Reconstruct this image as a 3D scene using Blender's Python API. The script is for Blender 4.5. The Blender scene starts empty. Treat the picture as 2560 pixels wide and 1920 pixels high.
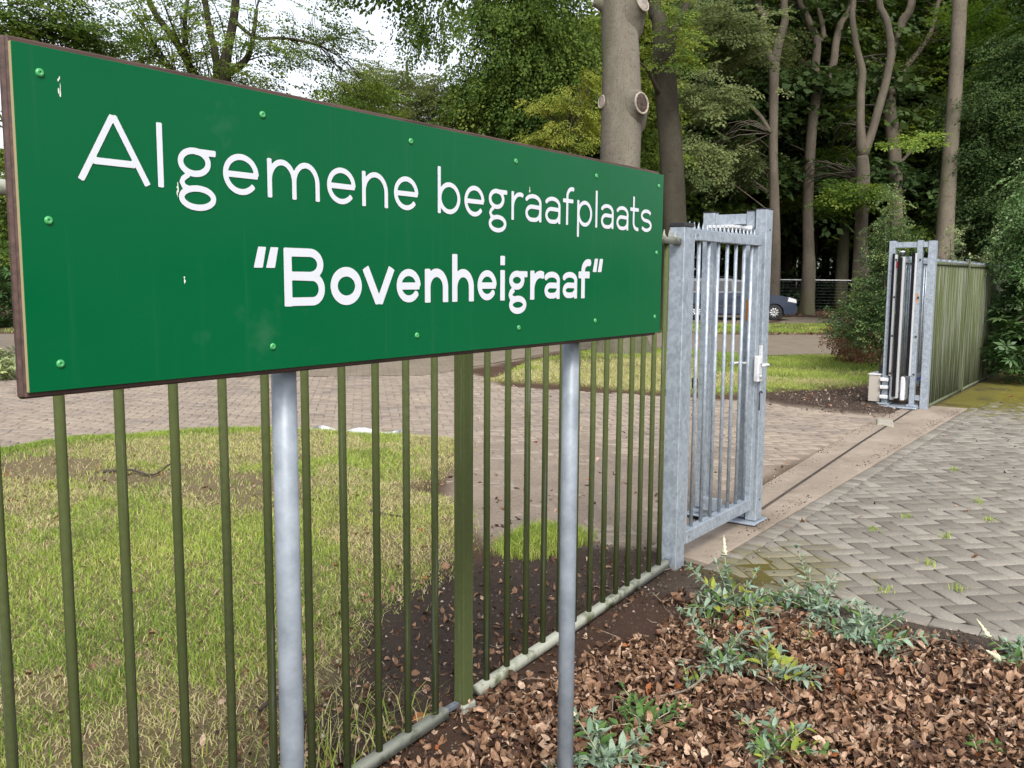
import bpy, bmesh, math
import numpy as np
from mathutils import Vector, Matrix

scene = bpy.context.scene
C = scene.collection
rng = np.random.default_rng(11)
PI = math.pi

# ------------------------------------------------------------------ camera
# World axes: X runs along the cemetery fence, Y points into the grounds, the camera stands at X = Y = 0.
EYE = 1.56
def _axes():
    down = np.array([-130., 19840., 2301.]); down /= np.linalg.norm(down)
    d1 = np.array([1670., -256., 2301.]); d1 -= down * (d1 @ down); d1 /= np.linalg.norm(d1)
    up = -down
    return np.array([d1, np.cross(up, d1), up])
RW = _axes()
cam_d = bpy.data.cameras.new('camera'); cam = bpy.data.objects.new('camera', cam_d); C.objects.link(cam)
cam_d.sensor_fit = 'HORIZONTAL'; cam_d.sensor_width = 36.0; cam_d.lens = 36.0 * 2301 / 2560
cam_d.clip_start = 0.05; cam_d.clip_end = 2000
r_, u_, b_ = RW @ np.array([1, 0, 0.]), RW @ np.array([0, -1., 0]), RW @ np.array([0, 0, -1.])
cam.matrix_world = Matrix(((r_[0], u_[0], b_[0], 0), (r_[1], u_[1], b_[1], 0), (r_[2], u_[2], b_[2], EYE), (0, 0, 0, 1)))
scene.camera = cam

# ------------------------------------------------------------------ sky, sun, exposure
SUN_EL, SUN_AZ = math.radians(44), math.radians(-136)      # azimuth of the sun measured from +X towards +Y
world = bpy.data.worlds.new('World'); scene.world = world; world.use_nodes = True
wn = world.node_tree.nodes; wl = world.node_tree.links
wn.clear()
wo = wn.new('ShaderNodeOutputWorld'); wb = wn.new('ShaderNodeBackground'); sky = wn.new('ShaderNodeTexSky')
sky.sky_type = 'NISHITA'; sky.sun_disc = False; sky.sun_elevation = SUN_EL
sky.sun_rotation = PI / 2 - SUN_AZ
sky.air_density = 1.0; sky.dust_density = 3.0; sky.ozone_density = 1.0
hs = wn.new('ShaderNodeHueSaturation'); hs.inputs['Saturation'].default_value = 0.32; hs.inputs['Value'].default_value = 1.0
wl.new(sky.outputs[0], hs.inputs['Color']); wl.new(hs.outputs[0], wb.inputs[0]); wb.inputs[1].default_value = 0.15
wl.new(wb.outputs[0], wo.inputs[0])
sun_d = bpy.data.lights.new('sun', 'SUN'); sun_d.energy = 1.5; sun_d.angle = math.radians(15); sun_d.color = (1.0, 0.95, 0.87)
sun = bpy.data.objects.new('sun', sun_d); C.objects.link(sun)
sdir = Vector((math.cos(SUN_EL) * math.cos(SUN_AZ), math.cos(SUN_EL) * math.sin(SUN_AZ), math.sin(SUN_EL)))
sun.rotation_euler = sdir.to_track_quat('Z', 'Y').to_euler()
scene.view_settings.view_transform = 'Standard'; scene.view_settings.look = 'None'
scene.view_settings.exposure = 1.0; scene.view_settings.gamma = 1.0; scene.view_settings.use_curve_mapping = False
scene.render.engine = 'CYCLES'
cy = scene.cycles
cy.max_bounces = 6; cy.diffuse_bounces = 4; cy.glossy_bounces = 3; cy.transmission_bounces = 4; cy.transparent_max_bounces = 6
cy.use_denoising = True
cy.caustics_reflective = False; cy.caustics_refractive = False

# ------------------------------------------------------------------ helpers
PX = 2560 / 2212.0
def W(px, py, d):
    """world point seen at depth d along a sight line measured on the photograph"""
    c = np.array([px * PX - 1280, py * PX - 960, 2301.]) * d / 2301.
    return RW @ c + np.array([0, 0, EYE])
def WG(px, d):
    p = W(px, 600, d); return p[0], p[1]
def Z3(x, y, d):
    return W((1640 + x / 2.404) / PX, (y / 2.404) / PX, d)
def smooth01(t):
    t = np.clip(t, 0, 1); return t * t * (3 - 2 * t)
def gz(x, y):
    x = np.asarray(x, float); y = np.asarray(y, float)
    return -0.057 * np.clip(4.4 - x, 0, 3.2) * (1 - smooth01((y - 4) / 4.5))
def GP(px, py):
    """ground point on a sight line"""
    r = RW @ np.array([px * PX - 1280, py * PX - 960, 2301.])
    z = 0.
    for _ in range(6):
        t = (z - EYE) / r[2]; p = np.array([0, 0, EYE]) + r * t; z = float(gz(p[0], p[1]))
    return p

def tag(o, label=None, cat=None, group=None, kind=None):
    if label: o['label'] = label
    if cat: o['category'] = cat
    if group: o['group'] = group
    if kind: o['kind'] = kind
    return o
def empty(name, loc=(0, 0, 0), rz=0.0):
    o = bpy.data.objects.new(name, None); C.objects.link(o); o.location = loc; o.rotation_euler = (0, 0, rz); o.empty_display_size = 0.1
    return o
def link(name, me, mat=None, parent=None):
    if mat is not None and not me.materials: me.materials.append(mat)
    o = bpy.data.objects.new(name, me); C.objects.link(o)
    if parent is not None: o.parent = parent
    return o
def mesh_np(name, V, F, smooth=False, tint=None, col=None):
    """V (n,3); F (m,k) array or list of index lists"""
    me = bpy.data.meshes.new(name)
    V = np.ascontiguousarray(V, np.float32)
    if isinstance(F, np.ndarray):
        k = F.shape[1]; m = len(F); flat = F.astype(np.int32).ravel(); starts = np.arange(m, dtype=np.int32) * k; tot = np.full(m, k, np.int32)
    else:
        tot = np.array([len(f) for f in F], np.int32); m = len(F)
        flat = np.concatenate([np.asarray(f, np.int32) for f in F]); starts = np.concatenate([[0], np.cumsum(tot)[:-1]]).astype(np.int32)
    me.vertices.add(len(V)); me.vertices.foreach_set('co', V.ravel())
    me.loops.add(len(flat)); me.loops.foreach_set('vertex_index', flat)
    me.polygons.add(m); me.polygons.foreach_set('loop_start', starts); me.polygons.foreach_set('loop_total', tot)
    if smooth: me.polygons.foreach_set('use_smooth', np.ones(m, bool))
    me.update(calc_edges=True)
    if tint is not None:
        a = me.attributes.new('tint', 'FLOAT', 'FACE'); a.data.foreach_set('value', np.ascontiguousarray(tint, np.float32))
    if col is not None:
        a = me.attributes.new('zone', 'FLOAT_COLOR', 'POINT'); a.data.foreach_set('color', np.ascontiguousarray(col, np.float32).ravel())
    return me
def box_mesh(x0, x1, y0, y1, z0, z1, bev=0.002, seg=1):
    bm = bmesh.new(); bmesh.ops.create_cube(bm, size=1.0)
    for v in bm.verts:
        v.co = Vector(((x0 + x1) / 2 + v.co.x * (x1 - x0), (y0 + y1) / 2 + v.co.y * (y1 - y0), (z0 + z1) / 2 + v.co.z * (z1 - z0)))
    if bev > 0: bmesh.ops.bevel(bm, geom=bm.edges[:], offset=bev, segments=seg, affect='EDGES', profile=0.5)
    me = bpy.data.meshes.new('box'); bm.to_mesh(me); bm.free(); return me
def box(name, x0, x1, y0, y1, z0, z1, mat, parent=None, bev=0.002, seg=1):
    return link(name, box_mesh(x0, x1, y0, y1, z0, z1, bev, seg), mat, parent)
def prism(name, pts2, axis, a, b, mat, parent=None, bev=0.0):
    """polygon pts2 extruded along axis 'X','Y','Z' from a to b"""
    def p3(p, t):
        return {'X': (t, p[0], p[1]), 'Y': (p[0], t, p[1]), 'Z': (p[0], p[1], t)}[axis]
    bm = bmesh.new()
    lo = [bm.verts.new(p3(p, a)) for p in pts2]; hi = [bm.verts.new(p3(p, b)) for p in pts2]
    n = len(pts2)
    bm.faces.new(lo); bm.faces.new(hi[::-1])
    for i in range(n): bm.faces.new((lo[i], lo[(i + 1) % n], hi[(i + 1) % n], hi[i]))
    bmesh.ops.recalc_face_normals(bm, faces=bm.faces[:])
    if bev: bmesh.ops.bevel(bm, geom=bm.edges[:], offset=bev, segments=1, affect='EDGES')
    me = bpy.data.meshes.new(name); bm.to_mesh(me); bm.free(); return link(name, me, mat, parent)
def tube_np(P, R, sides=8, cap=True, jitter=0.0, phase=0.0):
    """tube through points P with radii R -> V, quads, cap faces"""
    P = np.asarray(P, float); R = np.asarray(R, float); n = len(P)
    T = np.gradient(P, axis=0); T /= np.linalg.norm(T, axis=1)[:, None] + 1e-12
    ref = np.array([1., 0.13, 0.07]) if abs(T[0, 0]) < 0.9 else np.array([0, 1., 0.1])
    N = np.zeros_like(P); v = ref - T[0] * (ref @ T[0]); N[0] = v / np.linalg.norm(v)
    for i in range(1, n):
        v = N[i - 1] - T[i] * (N[i - 1] @ T[i]); N[i] = v / (np.linalg.norm(v) + 1e-12)
    B = np.cross(T, N)
    a = np.arange(sides) * 2 * PI / sides + phase
    rad = R[:, None] * np.ones(sides)[None]
    if jitter: rad = rad * (1 + jitter * rng.standard_normal(rad.shape))
    V = P[:, None] + rad[..., None] * (np.cos(a)[None, :, None] * N[:, None] + np.sin(a)[None, :, None] * B[:, None])
    V = V.reshape(-1, 3)
    i = np.arange(n - 1)[:, None] * sides; j = np.arange(sides)[None]; k = (j + 1) % sides
    Q = np.stack([i + j, i + k, i + sides + k, i + sides + j], -1).reshape(-1, 4)
    F = [list(q) for q in Q]
    if cap: F += [list(range(sides))[::-1], [(n - 1) * sides + q for q in range(sides)]]
    return V, F
def tube(name, P, R, mat, parent=None, sides=8, cap=True, smooth=True):
    V, F = tube_np(P, R, sides, cap)
    return link(name, mesh_np(name, V, F, smooth), mat, parent)
def cyl(name, a, b, r, mat, parent=None, sides=16):
    a = np.array(a, float); b = np.array(b, float)
    return tube(name, [a, a + (b - a) * .5, b], [r, r, r], mat, parent, sides)
def spline(P, n):
    """Catmull-Rom through rows of P (any width)"""
    P = np.asarray(P, float); m = len(P)
    if m == 2:
        t = np.linspace(0, 1, n)[:, None]; return P[0] * (1 - t) + P[1] * t
    Q = np.vstack([2 * P[0] - P[1], P, 2 * P[-1] - P[-2]])
    out = []
    for t in np.linspace(0, m - 1 - 1e-9, n):
        i = int(t); f = t - i; a, b, c, d = Q[i], Q[i + 1], Q[i + 2], Q[i + 3]
        out.append(0.5 * (2 * b + (c - a) * f + (2 * a - 5 * b + 4 * c - d) * f * f + (3 * b - a - 3 * c + d) * f ** 3))
    return np.array(out)
def in_poly(x, y, poly):
    x = np.asarray(x); y = np.asarray(y); ins = np.zeros(x.shape, bool); n = len(poly)
    for i in range(n):
        x0, y0 = poly[i]; x1, y1 = poly[(i + 1) % n]
        c = ((y0 > y) != (y1 > y)) & (x < (x1 - x0) * (y - y0) / (y1 - y0 + 1e-12) + x0)
        ins ^= c
    return ins
def poly_dist(x, y, poly):
    """signed distance, negative inside"""
    x = np.asarray(x, float); y = np.asarray(y, float); d = np.full(x.shape, 1e9); n = len(poly)
    for i in range(n):
        a = np.array(poly[i]); b = np.array(poly[(i + 1) % n]); e = b - a
        t = np.clip(((x - a[0]) * e[0] + (y - a[1]) * e[1]) / (e @ e + 1e-12), 0, 1)
        d = np.minimum(d, np.hypot(x - a[0] - t * e[0], y - a[1] - t * e[1]))
    return np.where(in_poly(x, y, poly), -d, d)
_ng = np.random.default_rng(5).random((64, 64))
def vnoise(x, y, f=1.0, o=3):
    """tileable value noise in 0..1"""
    x = np.asarray(x, float); y = np.asarray(y, float); s = 0; a = 1.; t = 0
    for k in range(o):
        X = x * f + 17.3 * k; Y = y * f + 9.1 * k
        i = np.floor(X).astype(int); j = np.floor(Y).astype(int); u = smooth01(X - i); v = smooth01(Y - j)
        g = lambda p, q: _ng[p % 64, q % 64]
        s = s + a * ((g(i, j) * (1 - u) + g(i + 1, j) * u) * (1 - v) + (g(i, j + 1) * (1 - u) + g(i + 1, j + 1) * u) * v)
        t += a; a *= .5; f *= 2.03
    return s / t

# ------------------------------------------------------------------ materials
class Mt:
    def __init__(s, name):
        s.m = bpy.data.materials.new(name); s.m.use_nodes = True; s.t = s.m.node_tree; s.t.nodes.clear()
        s.out = s.n('ShaderNodeOutputMaterial'); s.p = s.n('ShaderNodeBsdfPrincipled'); s.l(s.p.outputs[0], s.out.inputs[0])
        s.geo = s.n('ShaderNodeNewGeometry')
    def n(s, t, **kw):
        o = s.t.nodes.new(t)
        for k, v in kw.items(): setattr(o, k, v)
        return o
    def l(s, a, b): s.t.links.new(a, b)
    def set(s, **kw):
        names = dict(rough='Roughness', metal='Metallic', spec='Specular IOR Level', coat='Coat Weight')
        for k, v in kw.items(): s.p.inputs[names[k]].default_value = v
        return s
    def vec(s, scale=(1, 1, 1), obj=False, rot=0.0):
        src = s.n('ShaderNodeTexCoord').outputs['Object'] if obj else s.geo.outputs['Position']
        mp = s.n('ShaderNodeMapping'); mp.inputs['Scale'].default_value = scale; mp.inputs['Rotation'].default_value = (0, 0, rot); s.l(src, mp.inputs[0]); return mp.outputs[0]
    def noise(s, scale, detail=4, rough=.55, v=None, dist=0.0):
        o = s.n('ShaderNodeTexNoise'); o.inputs['Scale'].default_value = scale; o.inputs['Detail'].default_value = detail; o.inputs['Roughness'].default_value = rough; o.inputs['Distortion'].default_value = dist
        s.l(v if v is not None else s.vec(), o.inputs['Vector']); return o.outputs['Fac']
    def voro(s, scale, v=None, feature='F1', out='Color'):
        o = s.n('ShaderNodeTexVoronoi'); o.feature = feature; o.inputs['Scale'].default_value = scale
        s.l(v if v is not None else s.vec(), o.inputs['Vector']); return o.outputs[out]
    def ramp(s, fac, stops, interp='LINEAR'):
        o = s.n('ShaderNodeValToRGB'); e = o.color_ramp.elements; o.color_ramp.interpolation = interp
        while len(e) < len(stops): e.new(.5)
        for q, (p, c) in zip(e, stops):
            q.position = p; q.color = (c[0], c[1], c[2], 1) if not np.isscalar(c) else (c, c, c, 1)
        s.l(fac, o.inputs[0]); return o.outputs[0]
    def mix(s, f, a, b, mode='MIX'):
        o = s.n('ShaderNodeMix', data_type='RGBA', blend_type=mode)
        for v, i in ((f, 0), (a, 6), (b, 7)):
            if hasattr(v, 'links') or hasattr(v, 'is_output'): s.l(v, o.inputs[i])
            elif i == 0: o.inputs[0].default_value = v
            else: o.inputs[i].default_value = (v[0], v[1], v[2], 1)
        return o.outputs[2]
    def math(s, op, a, b=0.0, clamp=False):
        o = s.n('ShaderNodeMath', operation=op, use_clamp=clamp)
        for v, i in ((a, 0), (b, 1)):
            if hasattr(v, 'is_output'): s.l(v, o.inputs[i])
            else: o.inputs[i].default_value = v
        return o.outputs[0]
    def attr(s, name, out='Fac'):
        o = s.n('ShaderNodeAttribute', attribute_name=name); return o.outputs[out]
    def rand(s): return s.n('ShaderNodeObjectInfo').outputs['Random']
    def color(s, c):
        if hasattr(c, 'is_output'): s.l(c, s.p.inputs['Base Color'])
        else: s.p.inputs['Base Color'].default_value = (c[0], c[1], c[2], 1)
        return s
    def bump(s, h, strength=.3, dist=.01):
        o = s.n('ShaderNodeBump'); o.inputs['Strength'].default_value = strength; o.inputs['Distance'].default_value = dist
        s.l(h, o.inputs['Height']); s.l(o.outputs[0], s.p.inputs['Normal']); return s
    def translucent(s, c, f):
        t = s.n('ShaderNodeBsdfTranslucent'); mx = s.n('ShaderNodeMixShader'); mx.inputs[0].default_value = f
        if hasattr(c, 'is_output'): s.l(c, t.inputs[0])
        else: t.inputs[0].default_value = (*c, 1)
        s.l(s.p.outputs[0], mx.inputs[1]); s.l(t.outputs[0], mx.inputs[2]); s.l(mx.outputs[0], s.out.inputs[0]); return s

def galv(name, base=1.0, metal=.45, spang=.22):
    m = Mt(name)
    sp = m.voro(70, m.vec((1, 1, .7))); n = m.noise(14, 5, .65)
    g = m.n('ShaderNodeSeparateColor'); m.l(sp, g.inputs[0])
    f2 = m.math('ADD', m.math('MULTIPLY', g.outputs[0], spang), m.math('MULTIPLY', n, 1 - spang))
    c = m.ramp(f2, [(.28, (.26 * base, .300 * base, .350 * base)), (.52, (.375 * base, .43 * base, .495 * base)), (.78, (.52 * base, .58 * base, .66 * base))])
    m.color(c).set(metal=metal, rough=.5)
    m.l(m.ramp(f2, [(.2, .58), (.8, .36)]), m.p.inputs['Roughness'])
    return m.m
def mossy(name, bare=.45, bare_c=(.20, .23, .22), vs=(22, 22, .35)):
    m = Mt(name)
    n = m.noise(3.2, 5, .6, m.vec(vs)); fine = m.noise(60, 3, .6)
    f = m.ramp(n, [(bare, 0.0), (bare + .18, 1.0)])
    r = m.rand()
    gr = m.mix(fine, (.040, .052, .018), (.100, .118, .050))
    gr = m.mix(m.math('MULTIPLY', r, .6), gr, (.058, .072, .024))
    c = m.mix(f, bare_c, gr)
    m.color(c).set(rough=.9, spec=.12); m.bump(fine, .35, .002); return m.m
M = {}
M['galv'] = galv('galvanised_steel', .86); M['galv_post'] = galv('galvanised_sign_post', .58, .1, .04); M['galv_dark'] = galv('galvanised_weathered', .45)
M['moss_bar'] = mossy('algae_steel', .22); M['moss_far'] = mossy('algae_steel_far', .36, (.17, .18, .15))
M['moss_rail'] = mossy('algae_rail', .50, (.30, .31, .26), (4, 4, 4))
m = Mt('sign_green'); n1 = m.noise(2.2, 4); n2 = m.noise(55, 3)
stain = m.ramp(m.noise(1.1, 6, .65, m.vec((1, 1, 3.))), [(.60, 0.), (.75, .35)])
c = m.mix(n1, (.000, .084, .026), (.0003, .096, .031)); c = m.mix(stain, c, (.004, .108, .040))
specks = m.ramp(m.noise(170, 2, .5), [(.80, 0.), (.82, .6)]); c = m.mix(specks, c, (.30, .36, .30))
streak = m.ramp(m.noise(4, 5, .6, m.vec((14, 1, .35))), [(.58, 0.), (.72, .22)]); c = m.mix(streak, c, (.020, .105, .055))
refl_haze = m.ramp(m.noise(2.6, 5, .7), [(.62, 0.), (.74, .12)]); c = m.mix(refl_haze, c, (.16, .26, .20))  # pale patches painted into the green stand in for soft reflections
m.color(c).set(rough=.14, spec=.12); m.l(m.ramp(m.noise(3.5, 4), [(.35, .10), (.7, .30)]), m.p.inputs['Roughness']); m.bump(n2, .05, .002); M['sign_green'] = m.m
m = Mt('sign_white'); d = m.ramp(m.noise(60, 4, .6), [(.62, 0.), (.8, .35)])
m.color(m.mix(d, (.56, .58, .63), (.40, .39, .30))).set(rough=.35, spec=.3); M['sign_white'] = m.m
m = Mt('sign_edge'); m.color((.30, .25, .13)).set(rough=.7); M['sign_edge'] = m.m
m = Mt('sign_wood'); n1 = m.noise(8, 5, .6, m.vec((1, 12, 12)))
m.color(m.ramp(n1, [(.3, (.030, .014, .011)), (.7, (.085, .046, .036))])).set(rough=.65); m.bump(n1, .3, .003); M['sign_wood'] = m.m
m = Mt('screw_green'); m.color((.055, .30, .10)).set(rough=.3); M['screw'] = m.m
m = Mt('black_plastic'); m.color((.012, .012, .015)).set(rough=.5); M['black'] = m.m
m = Mt('rubber'); n = m.noise(30, 3); m.color(m.ramp(n, [(.3, (.006, .006, .008)), (.7, (.014, .014, .017))])).set(rough=.9, spec=.1); M['rubber'] = m.m
m = Mt('brushed_aluminium'); m.color((.62, .63, .65)).set(metal=.6, rough=.42); M['alu'] = m.m
m = Mt('zinc_white'); n = m.noise(20, 3); m.color(m.ramp(n, [(.3, (.55, .56, .58)), (.7, (.68, .69, .71))])).set(metal=.2, rough=.45); M['zinc'] = m.m
m = Mt('cabinet_beige'); m.color((.36, .33, .29)).set(rough=.5); M['beige'] = m.m
m = Mt('sticker_orange'); m.color((.55, .20, .02)).set(rough=.5); M['orange'] = m.m
m = Mt('stripe_blue'); m.color((.012, .03, .16)).set(rough=.5); M['blue'] = m.m
m = Mt('red_plastic'); m.color((.35, .01, .015)).set(rough=.4); M['red'] = m.m
m = Mt('rusty_rail'); n = m.noise(25, 4); m.color(m.ramp(n, [(.3, (.02, .016, .014)), (.7, (.06, .045, .036))])).set(rough=.7, metal=.3); M['rust'] = m.m
def bark(name, a, b, moss=0.0, sc=1.0, lichen=0.0):
    m = Mt(name)
    n1 = m.noise(1.6 * sc, 6, .65, m.vec((1, 1, .5))); n2 = m.noise(30 * sc, 6, .72, m.vec((1.3, 1.3, .42))); n4 = m.noise(75 * sc, 4, .7)
    n3 = m.noise(3.2 * sc, 5, .7, m.vec((.7, .7, 5.)))
    c = m.mix(m.ramp(n1, [(.3, 0.), (.7, 1.)]), a, b); c = m.mix(m.ramp(n2, [(.34, .7), (.47, 0.)]), c, tuple(x * .45 for x in a))
    c = m.mix(m.ramp(n3, [(.33, .6), (.40, 0.)]), c, tuple(x * .6 for x in a)); c = m.mix(m.ramp(n4, [(.3, .35), (.5, 0.)]), c, tuple(x * .7 for x in a))
    if lichen: c = m.mix(m.ramp(m.noise(22, 2, .5), [(.74, 0.), (.77, lichen)]), c, (.42, .42, .38))
    if moss:
        z = m.n('ShaderNodeSeparateXYZ'); m.l(m.geo.outputs['Position'], z.inputs[0])
        h = m.ramp(m.math('ADD', m.math('MULTIPLY', z.outputs[2], .28), m.math('MULTIPLY', m.noise(1.5, 4), .9)), [(.42, moss), (.85, 0.)])
        c = m.mix(h, c, (.07, .085, .025)); c = m.mix(m.ramp(m.noise(.7, 5, .7, m.vec((1, 1, .3))), [(.52, 0.), (.68, .5)]), c, (.075, .085, .045))
    m.color(c).set(rough=.92, spec=.15); m.bump(m.math('ADD', n2, m.math('MULTIPLY', n3, .8)), .5, .02); return m.m
M['bark_pale'] = bark('beech_bark_pale', (.098, .088, .070), (.178, .160, .128), .35, 1., .8)
M['bark_mid'] = bark('beech_bark', (.085, .072, .056), (.165, .140, .110), .5, .8)
M['bark_dark'] = bark('dark_bark', (.032, .028, .021), (.068, .060, .044), .7, .8)
m = Mt('stub_hollow'); n = m.noise(14, 4); m.color(m.ramp(n, [(.35, (.014, .009, .007)), (.65, (.070, .045, .032))])).set(rough=.9); m.bump(n, .6, .02); M['stub_hollow'] = m.m  # near-black colour paints the dark inside of a hollow stub onto its face
m = Mt('cut_wood_old'); n = m.noise(9, 4); m.color(m.ramp(n, [(.35, (.17, .15, .13)), (.65, (.30, .26, .22))])).set(rough=.9); M['cut_old'] = m.m

def leafmat(name, dark, mid, light, trans=.48, rough=.6, spec=.2, k=1.35):
    m = Mt(name)
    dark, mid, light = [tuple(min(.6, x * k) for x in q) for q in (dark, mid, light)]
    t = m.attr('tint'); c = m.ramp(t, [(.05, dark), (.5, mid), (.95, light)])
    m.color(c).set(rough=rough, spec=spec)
    hsv = m.n('ShaderNodeHueSaturation'); hsv.inputs['Hue'].default_value = .485; hsv.inputs['Saturation'].default_value = 1.1; hsv.inputs['Value'].default_value = 1.25; m.l(c, hsv.inputs['Color'])
    m.translucent(hsv.outputs[0], trans); return m.m
M['leaf_beech'] = leafmat('beech_leaves', (.034, .068, .014), (.080, .128, .024), (.165, .210, .040), .42)
M['leaf_thin'] = leafmat('thin_beech_leaves', (.040, .078, .016), (.085, .135, .026), (.17, .215, .042), .5)
M['leaf_yellow'] = leafmat('yellow_green_leaves', (.040, .075, .014), (.105, .155, .026), (.27, .29, .055), .45)
M['leaf_grey'] = leafmat('grey_green_leaves', (.055, .080, .028), (.115, .145, .055), (.19, .215, .09), .42)
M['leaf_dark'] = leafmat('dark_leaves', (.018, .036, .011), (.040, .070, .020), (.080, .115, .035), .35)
M['leaf_fresh'] = leafmat('fresh_leaves', (.040, .090, .016), (.090, .155, .027), (.18, .245, .045), .45)
M['leaf_gloss'] = leafmat('glossy_leaves', (.018, .045, .014), (.040, .085, .024), (.085, .135, .050), .15, .45, .3)
M['leaf_brown'] = leafmat('withered_leaves', (.07, .035, .018), (.15, .075, .038), (.24, .14, .07), .2)
M['leaf_hedge'] = leafmat('hedge_leaves', (.018, .042, .014), (.046, .085, .026), (.175, .215, .075), .3, .45, .35)
M['leaf_holly'] = leafmat('holly_leaves', (.035, .065, .022), (.085, .125, .045), (.26, .30, .14), .2, .4, .4)
M['leaf_laurel'] = leafmat('laurel_leaves', (.030, .070, .022), (.070, .130, .040), (.15, .22, .085), .3, .4, .4)
m = Mt('callus'); m.color(m.ramp(m.noise(20, 4), [(.35, (.20, .175, .14)), (.65, (.34, .30, .25))])).set(rough=.9); M['callus'] = m.m

# ------------------------------------------------------------------ layout of the place (metres)
LAWN_A = [(-1.5, 8.9), (1.5, 8.8), (3.0, 8.55), (3.86, 8.36), (4.31, 8.42), (4.67, 8.27), (5.22, 7.98), (5.7, 7.68), (6.06, 7.27), (6.27, 6.82), (6.43, 6.34), (6.57, 6.04), (6.67, 5.71), (6.69, 5.47),
          (6.37, 5.13), (5.79, 4.71), (5.26, 4.55), (4.87, 4.43), (4.81, 3.95), (4.44, 3.63), (4.0, 3.25), (3.65, 3.05), (3.25, 3.06), (2.95, 2.93), (2.67, 2.68), (2.35, 2.5), (2.0, 2.45), (1.2, 2.25), (0, 2.2), (-1.5, 2.2)]
LAWN_B = [(10.9, 8.3), (11.3, 7.0), (11.2, 5.7), (11.7, 4.8), (12.3, 4.35), (13.2, 3.9), (14.4, 3.5), (16.5, 3.6), (19.4, 4.9), (19.0, 5.6), (17.7, 6.5), (18.2, 8.0), (18.0, 9.3), (17.4, 10.2), (15.0, 9.9), (13.0, 9.2)]
LAWN_C = [(23.0, 14.5), (25.4, 9.5), (27.9, 8.0), (31.0, 8.2), (33.2, 9.6), (30.6, 11.4), (27.5, 16.5), (24.5, 19.5)]
LAWN_D = [(11.9, 25.5), (17.0, 33.0), (22.0, 30.5), (18.0, 24.0), (14.2, 23.2)]
SOIL_FAR = [(11.0, 2.65), (10.9, 3.2), (11.3, 4.0), (12.0, 4.5), (13.4, 3.8), (15.0, 3.3), (17.5, 3.2), (19, 2.6), (12.2, 2.62)]
SOIL_NEAR = [(0, 2.0), (1.2, 2.3), (2.0, 2.55), (2.35, 2.6), (2.67, 2.8), (2.95, 3.05), (3.25, 3.2), (3.8, 3.2), (4.1, 3.0), (4.45, 2.75), (4.6, 2.3), (4.45, 1.7), (3, 1.9), (0, 1.9)]
DRIVE = [(3.9, 2.2), (5.2, 2.45), (11.2, 2.62), (11.3, 4.2), (10.6, 7.8), (12.0, 9.7), (17.0, 10.6), (18.6, 8.4), (18.3, 6.6), (20.5, 5.2), (26.5, 7.3), (24.9, 9.3), (22.0, 15.0), (23.5, 20.5), (18.0, 23.6), (13.8, 22.8), (11.2, 25.3), (8.0, 20.0), (5.5, 13.6), (2.5, 9.5), (3.86, 8.36), (6.06, 7.27), (6.69, 5.47), (5.79, 4.71), (4.8, 4.0), (4.2, 3.1)]
STREET_X0, STREET_Y1 = 4.40, 1.99

def grid_axis(parts):
    out = [parts[0][0]]
    for a, b, st in parts:
        n = max(1, int(round((b - a) / st))); out += list(np.linspace(a, b, n + 1)[1:])
    return np.array(out)
gx = grid_axis([(-600, -100, 250), (-100, -12, 22), (-12, -2, 2), (-2, 13.5, .075), (13.5, 22, .25), (22, 60, 1.5), (60, 120, 10), (120, 900, 260)])
gy = grid_axis([(-600, -60, 180), (-60, -8, 13), (-8, -2.5, 1.1), (-2.5, 9.6, .075), (9.6, 16, .25), (16, 60, 1.5), (60, 120, 10), (120, 900, 260)])
GX, GY = np.meshgrid(gx, gy, indexing='ij')
def zone(poly, soft=.12, wob=.25, f=1.3):
    d = poly_dist(GX, GY, poly) + wob * (vnoise(GX, GY, f, 3) - .5)
    return smooth01(.5 - d / (2 * soft))
nA = vnoise(GX, GY, .9, 4); nB = vnoise(GX + 31, GY + 7, 4.0, 3); nC = vnoise(GX - 11, GY + 3, 11., 2)
colr = np.zeros(GX.shape + (3,)); colr[:] = (.085, .052, .034)
colr *= (.7 + .6 * nB)[..., None]
H = gz(GX, GY) + .03 * (nA - .5) + .02 * (nB - .5)
def lay(w, c, h=None, var=.4, nz=None):
    global colr, H
    cc = np.array(c)[None, None] * (1 - var / 2 + var * (nB if nz is None else nz))[..., None]
    colr = colr * (1 - w[..., None]) + cc * w[..., None]
    if h is not None: H = H * (1 - w) + h * w
far_w = smooth01((np.hypot(GX - 18, GY - 12) - 60) / 40)
wD = zone(DRIVE, .1, .2); base = gz(GX, GY)
sandy = smooth01((vnoise(GX + 5, GY - 2, .55, 4) - .40) / .25) * .55 + smooth01(1.3 - np.hypot((GX - 5.6) / 2.6, (GY - 3.9) / 1.9)) * .8
sandy = np.clip(sandy, 0, 1)
lay(wD, (.27, .22, .175), base - .011 + .0125 * sandy * (.55 + .8 * nC) + .002 * nB)
wS = ((GX > STREET_X0 - .02) & (GY < STREET_Y1 + .02)).astype(float)
lay(wS, (.050, .045, .030), 0 * GX - .010 + .003 * nC)
mossf = smooth01(1.2 - np.hypot((GX - 14.6) / 2.9, (GY - 1.65) / .85)) * wS
lay(mossf * smooth01((nB + .5 * nA - .32) / .25), (.155, .135, .020), 0 * GX - .004 + .012 * nC)
mossn = smooth01(1.15 - np.hypot((GX - 4.75) / .75, (GY - 1.7) / .55)) * wS
lay(mossn * smooth01((nB - .30) / .2), (.105, .088, .022), 0 * GX - .006 + .010 * nC)
lay(zone(SOIL_FAR, .2, .5), (.062, .043, .033), base - .004 + .035 * nB + .02 * nC)
lay(zone(LAWN_B, .15, .3), (.120, .115, .042), base + .02 + .03 * nA)
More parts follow.
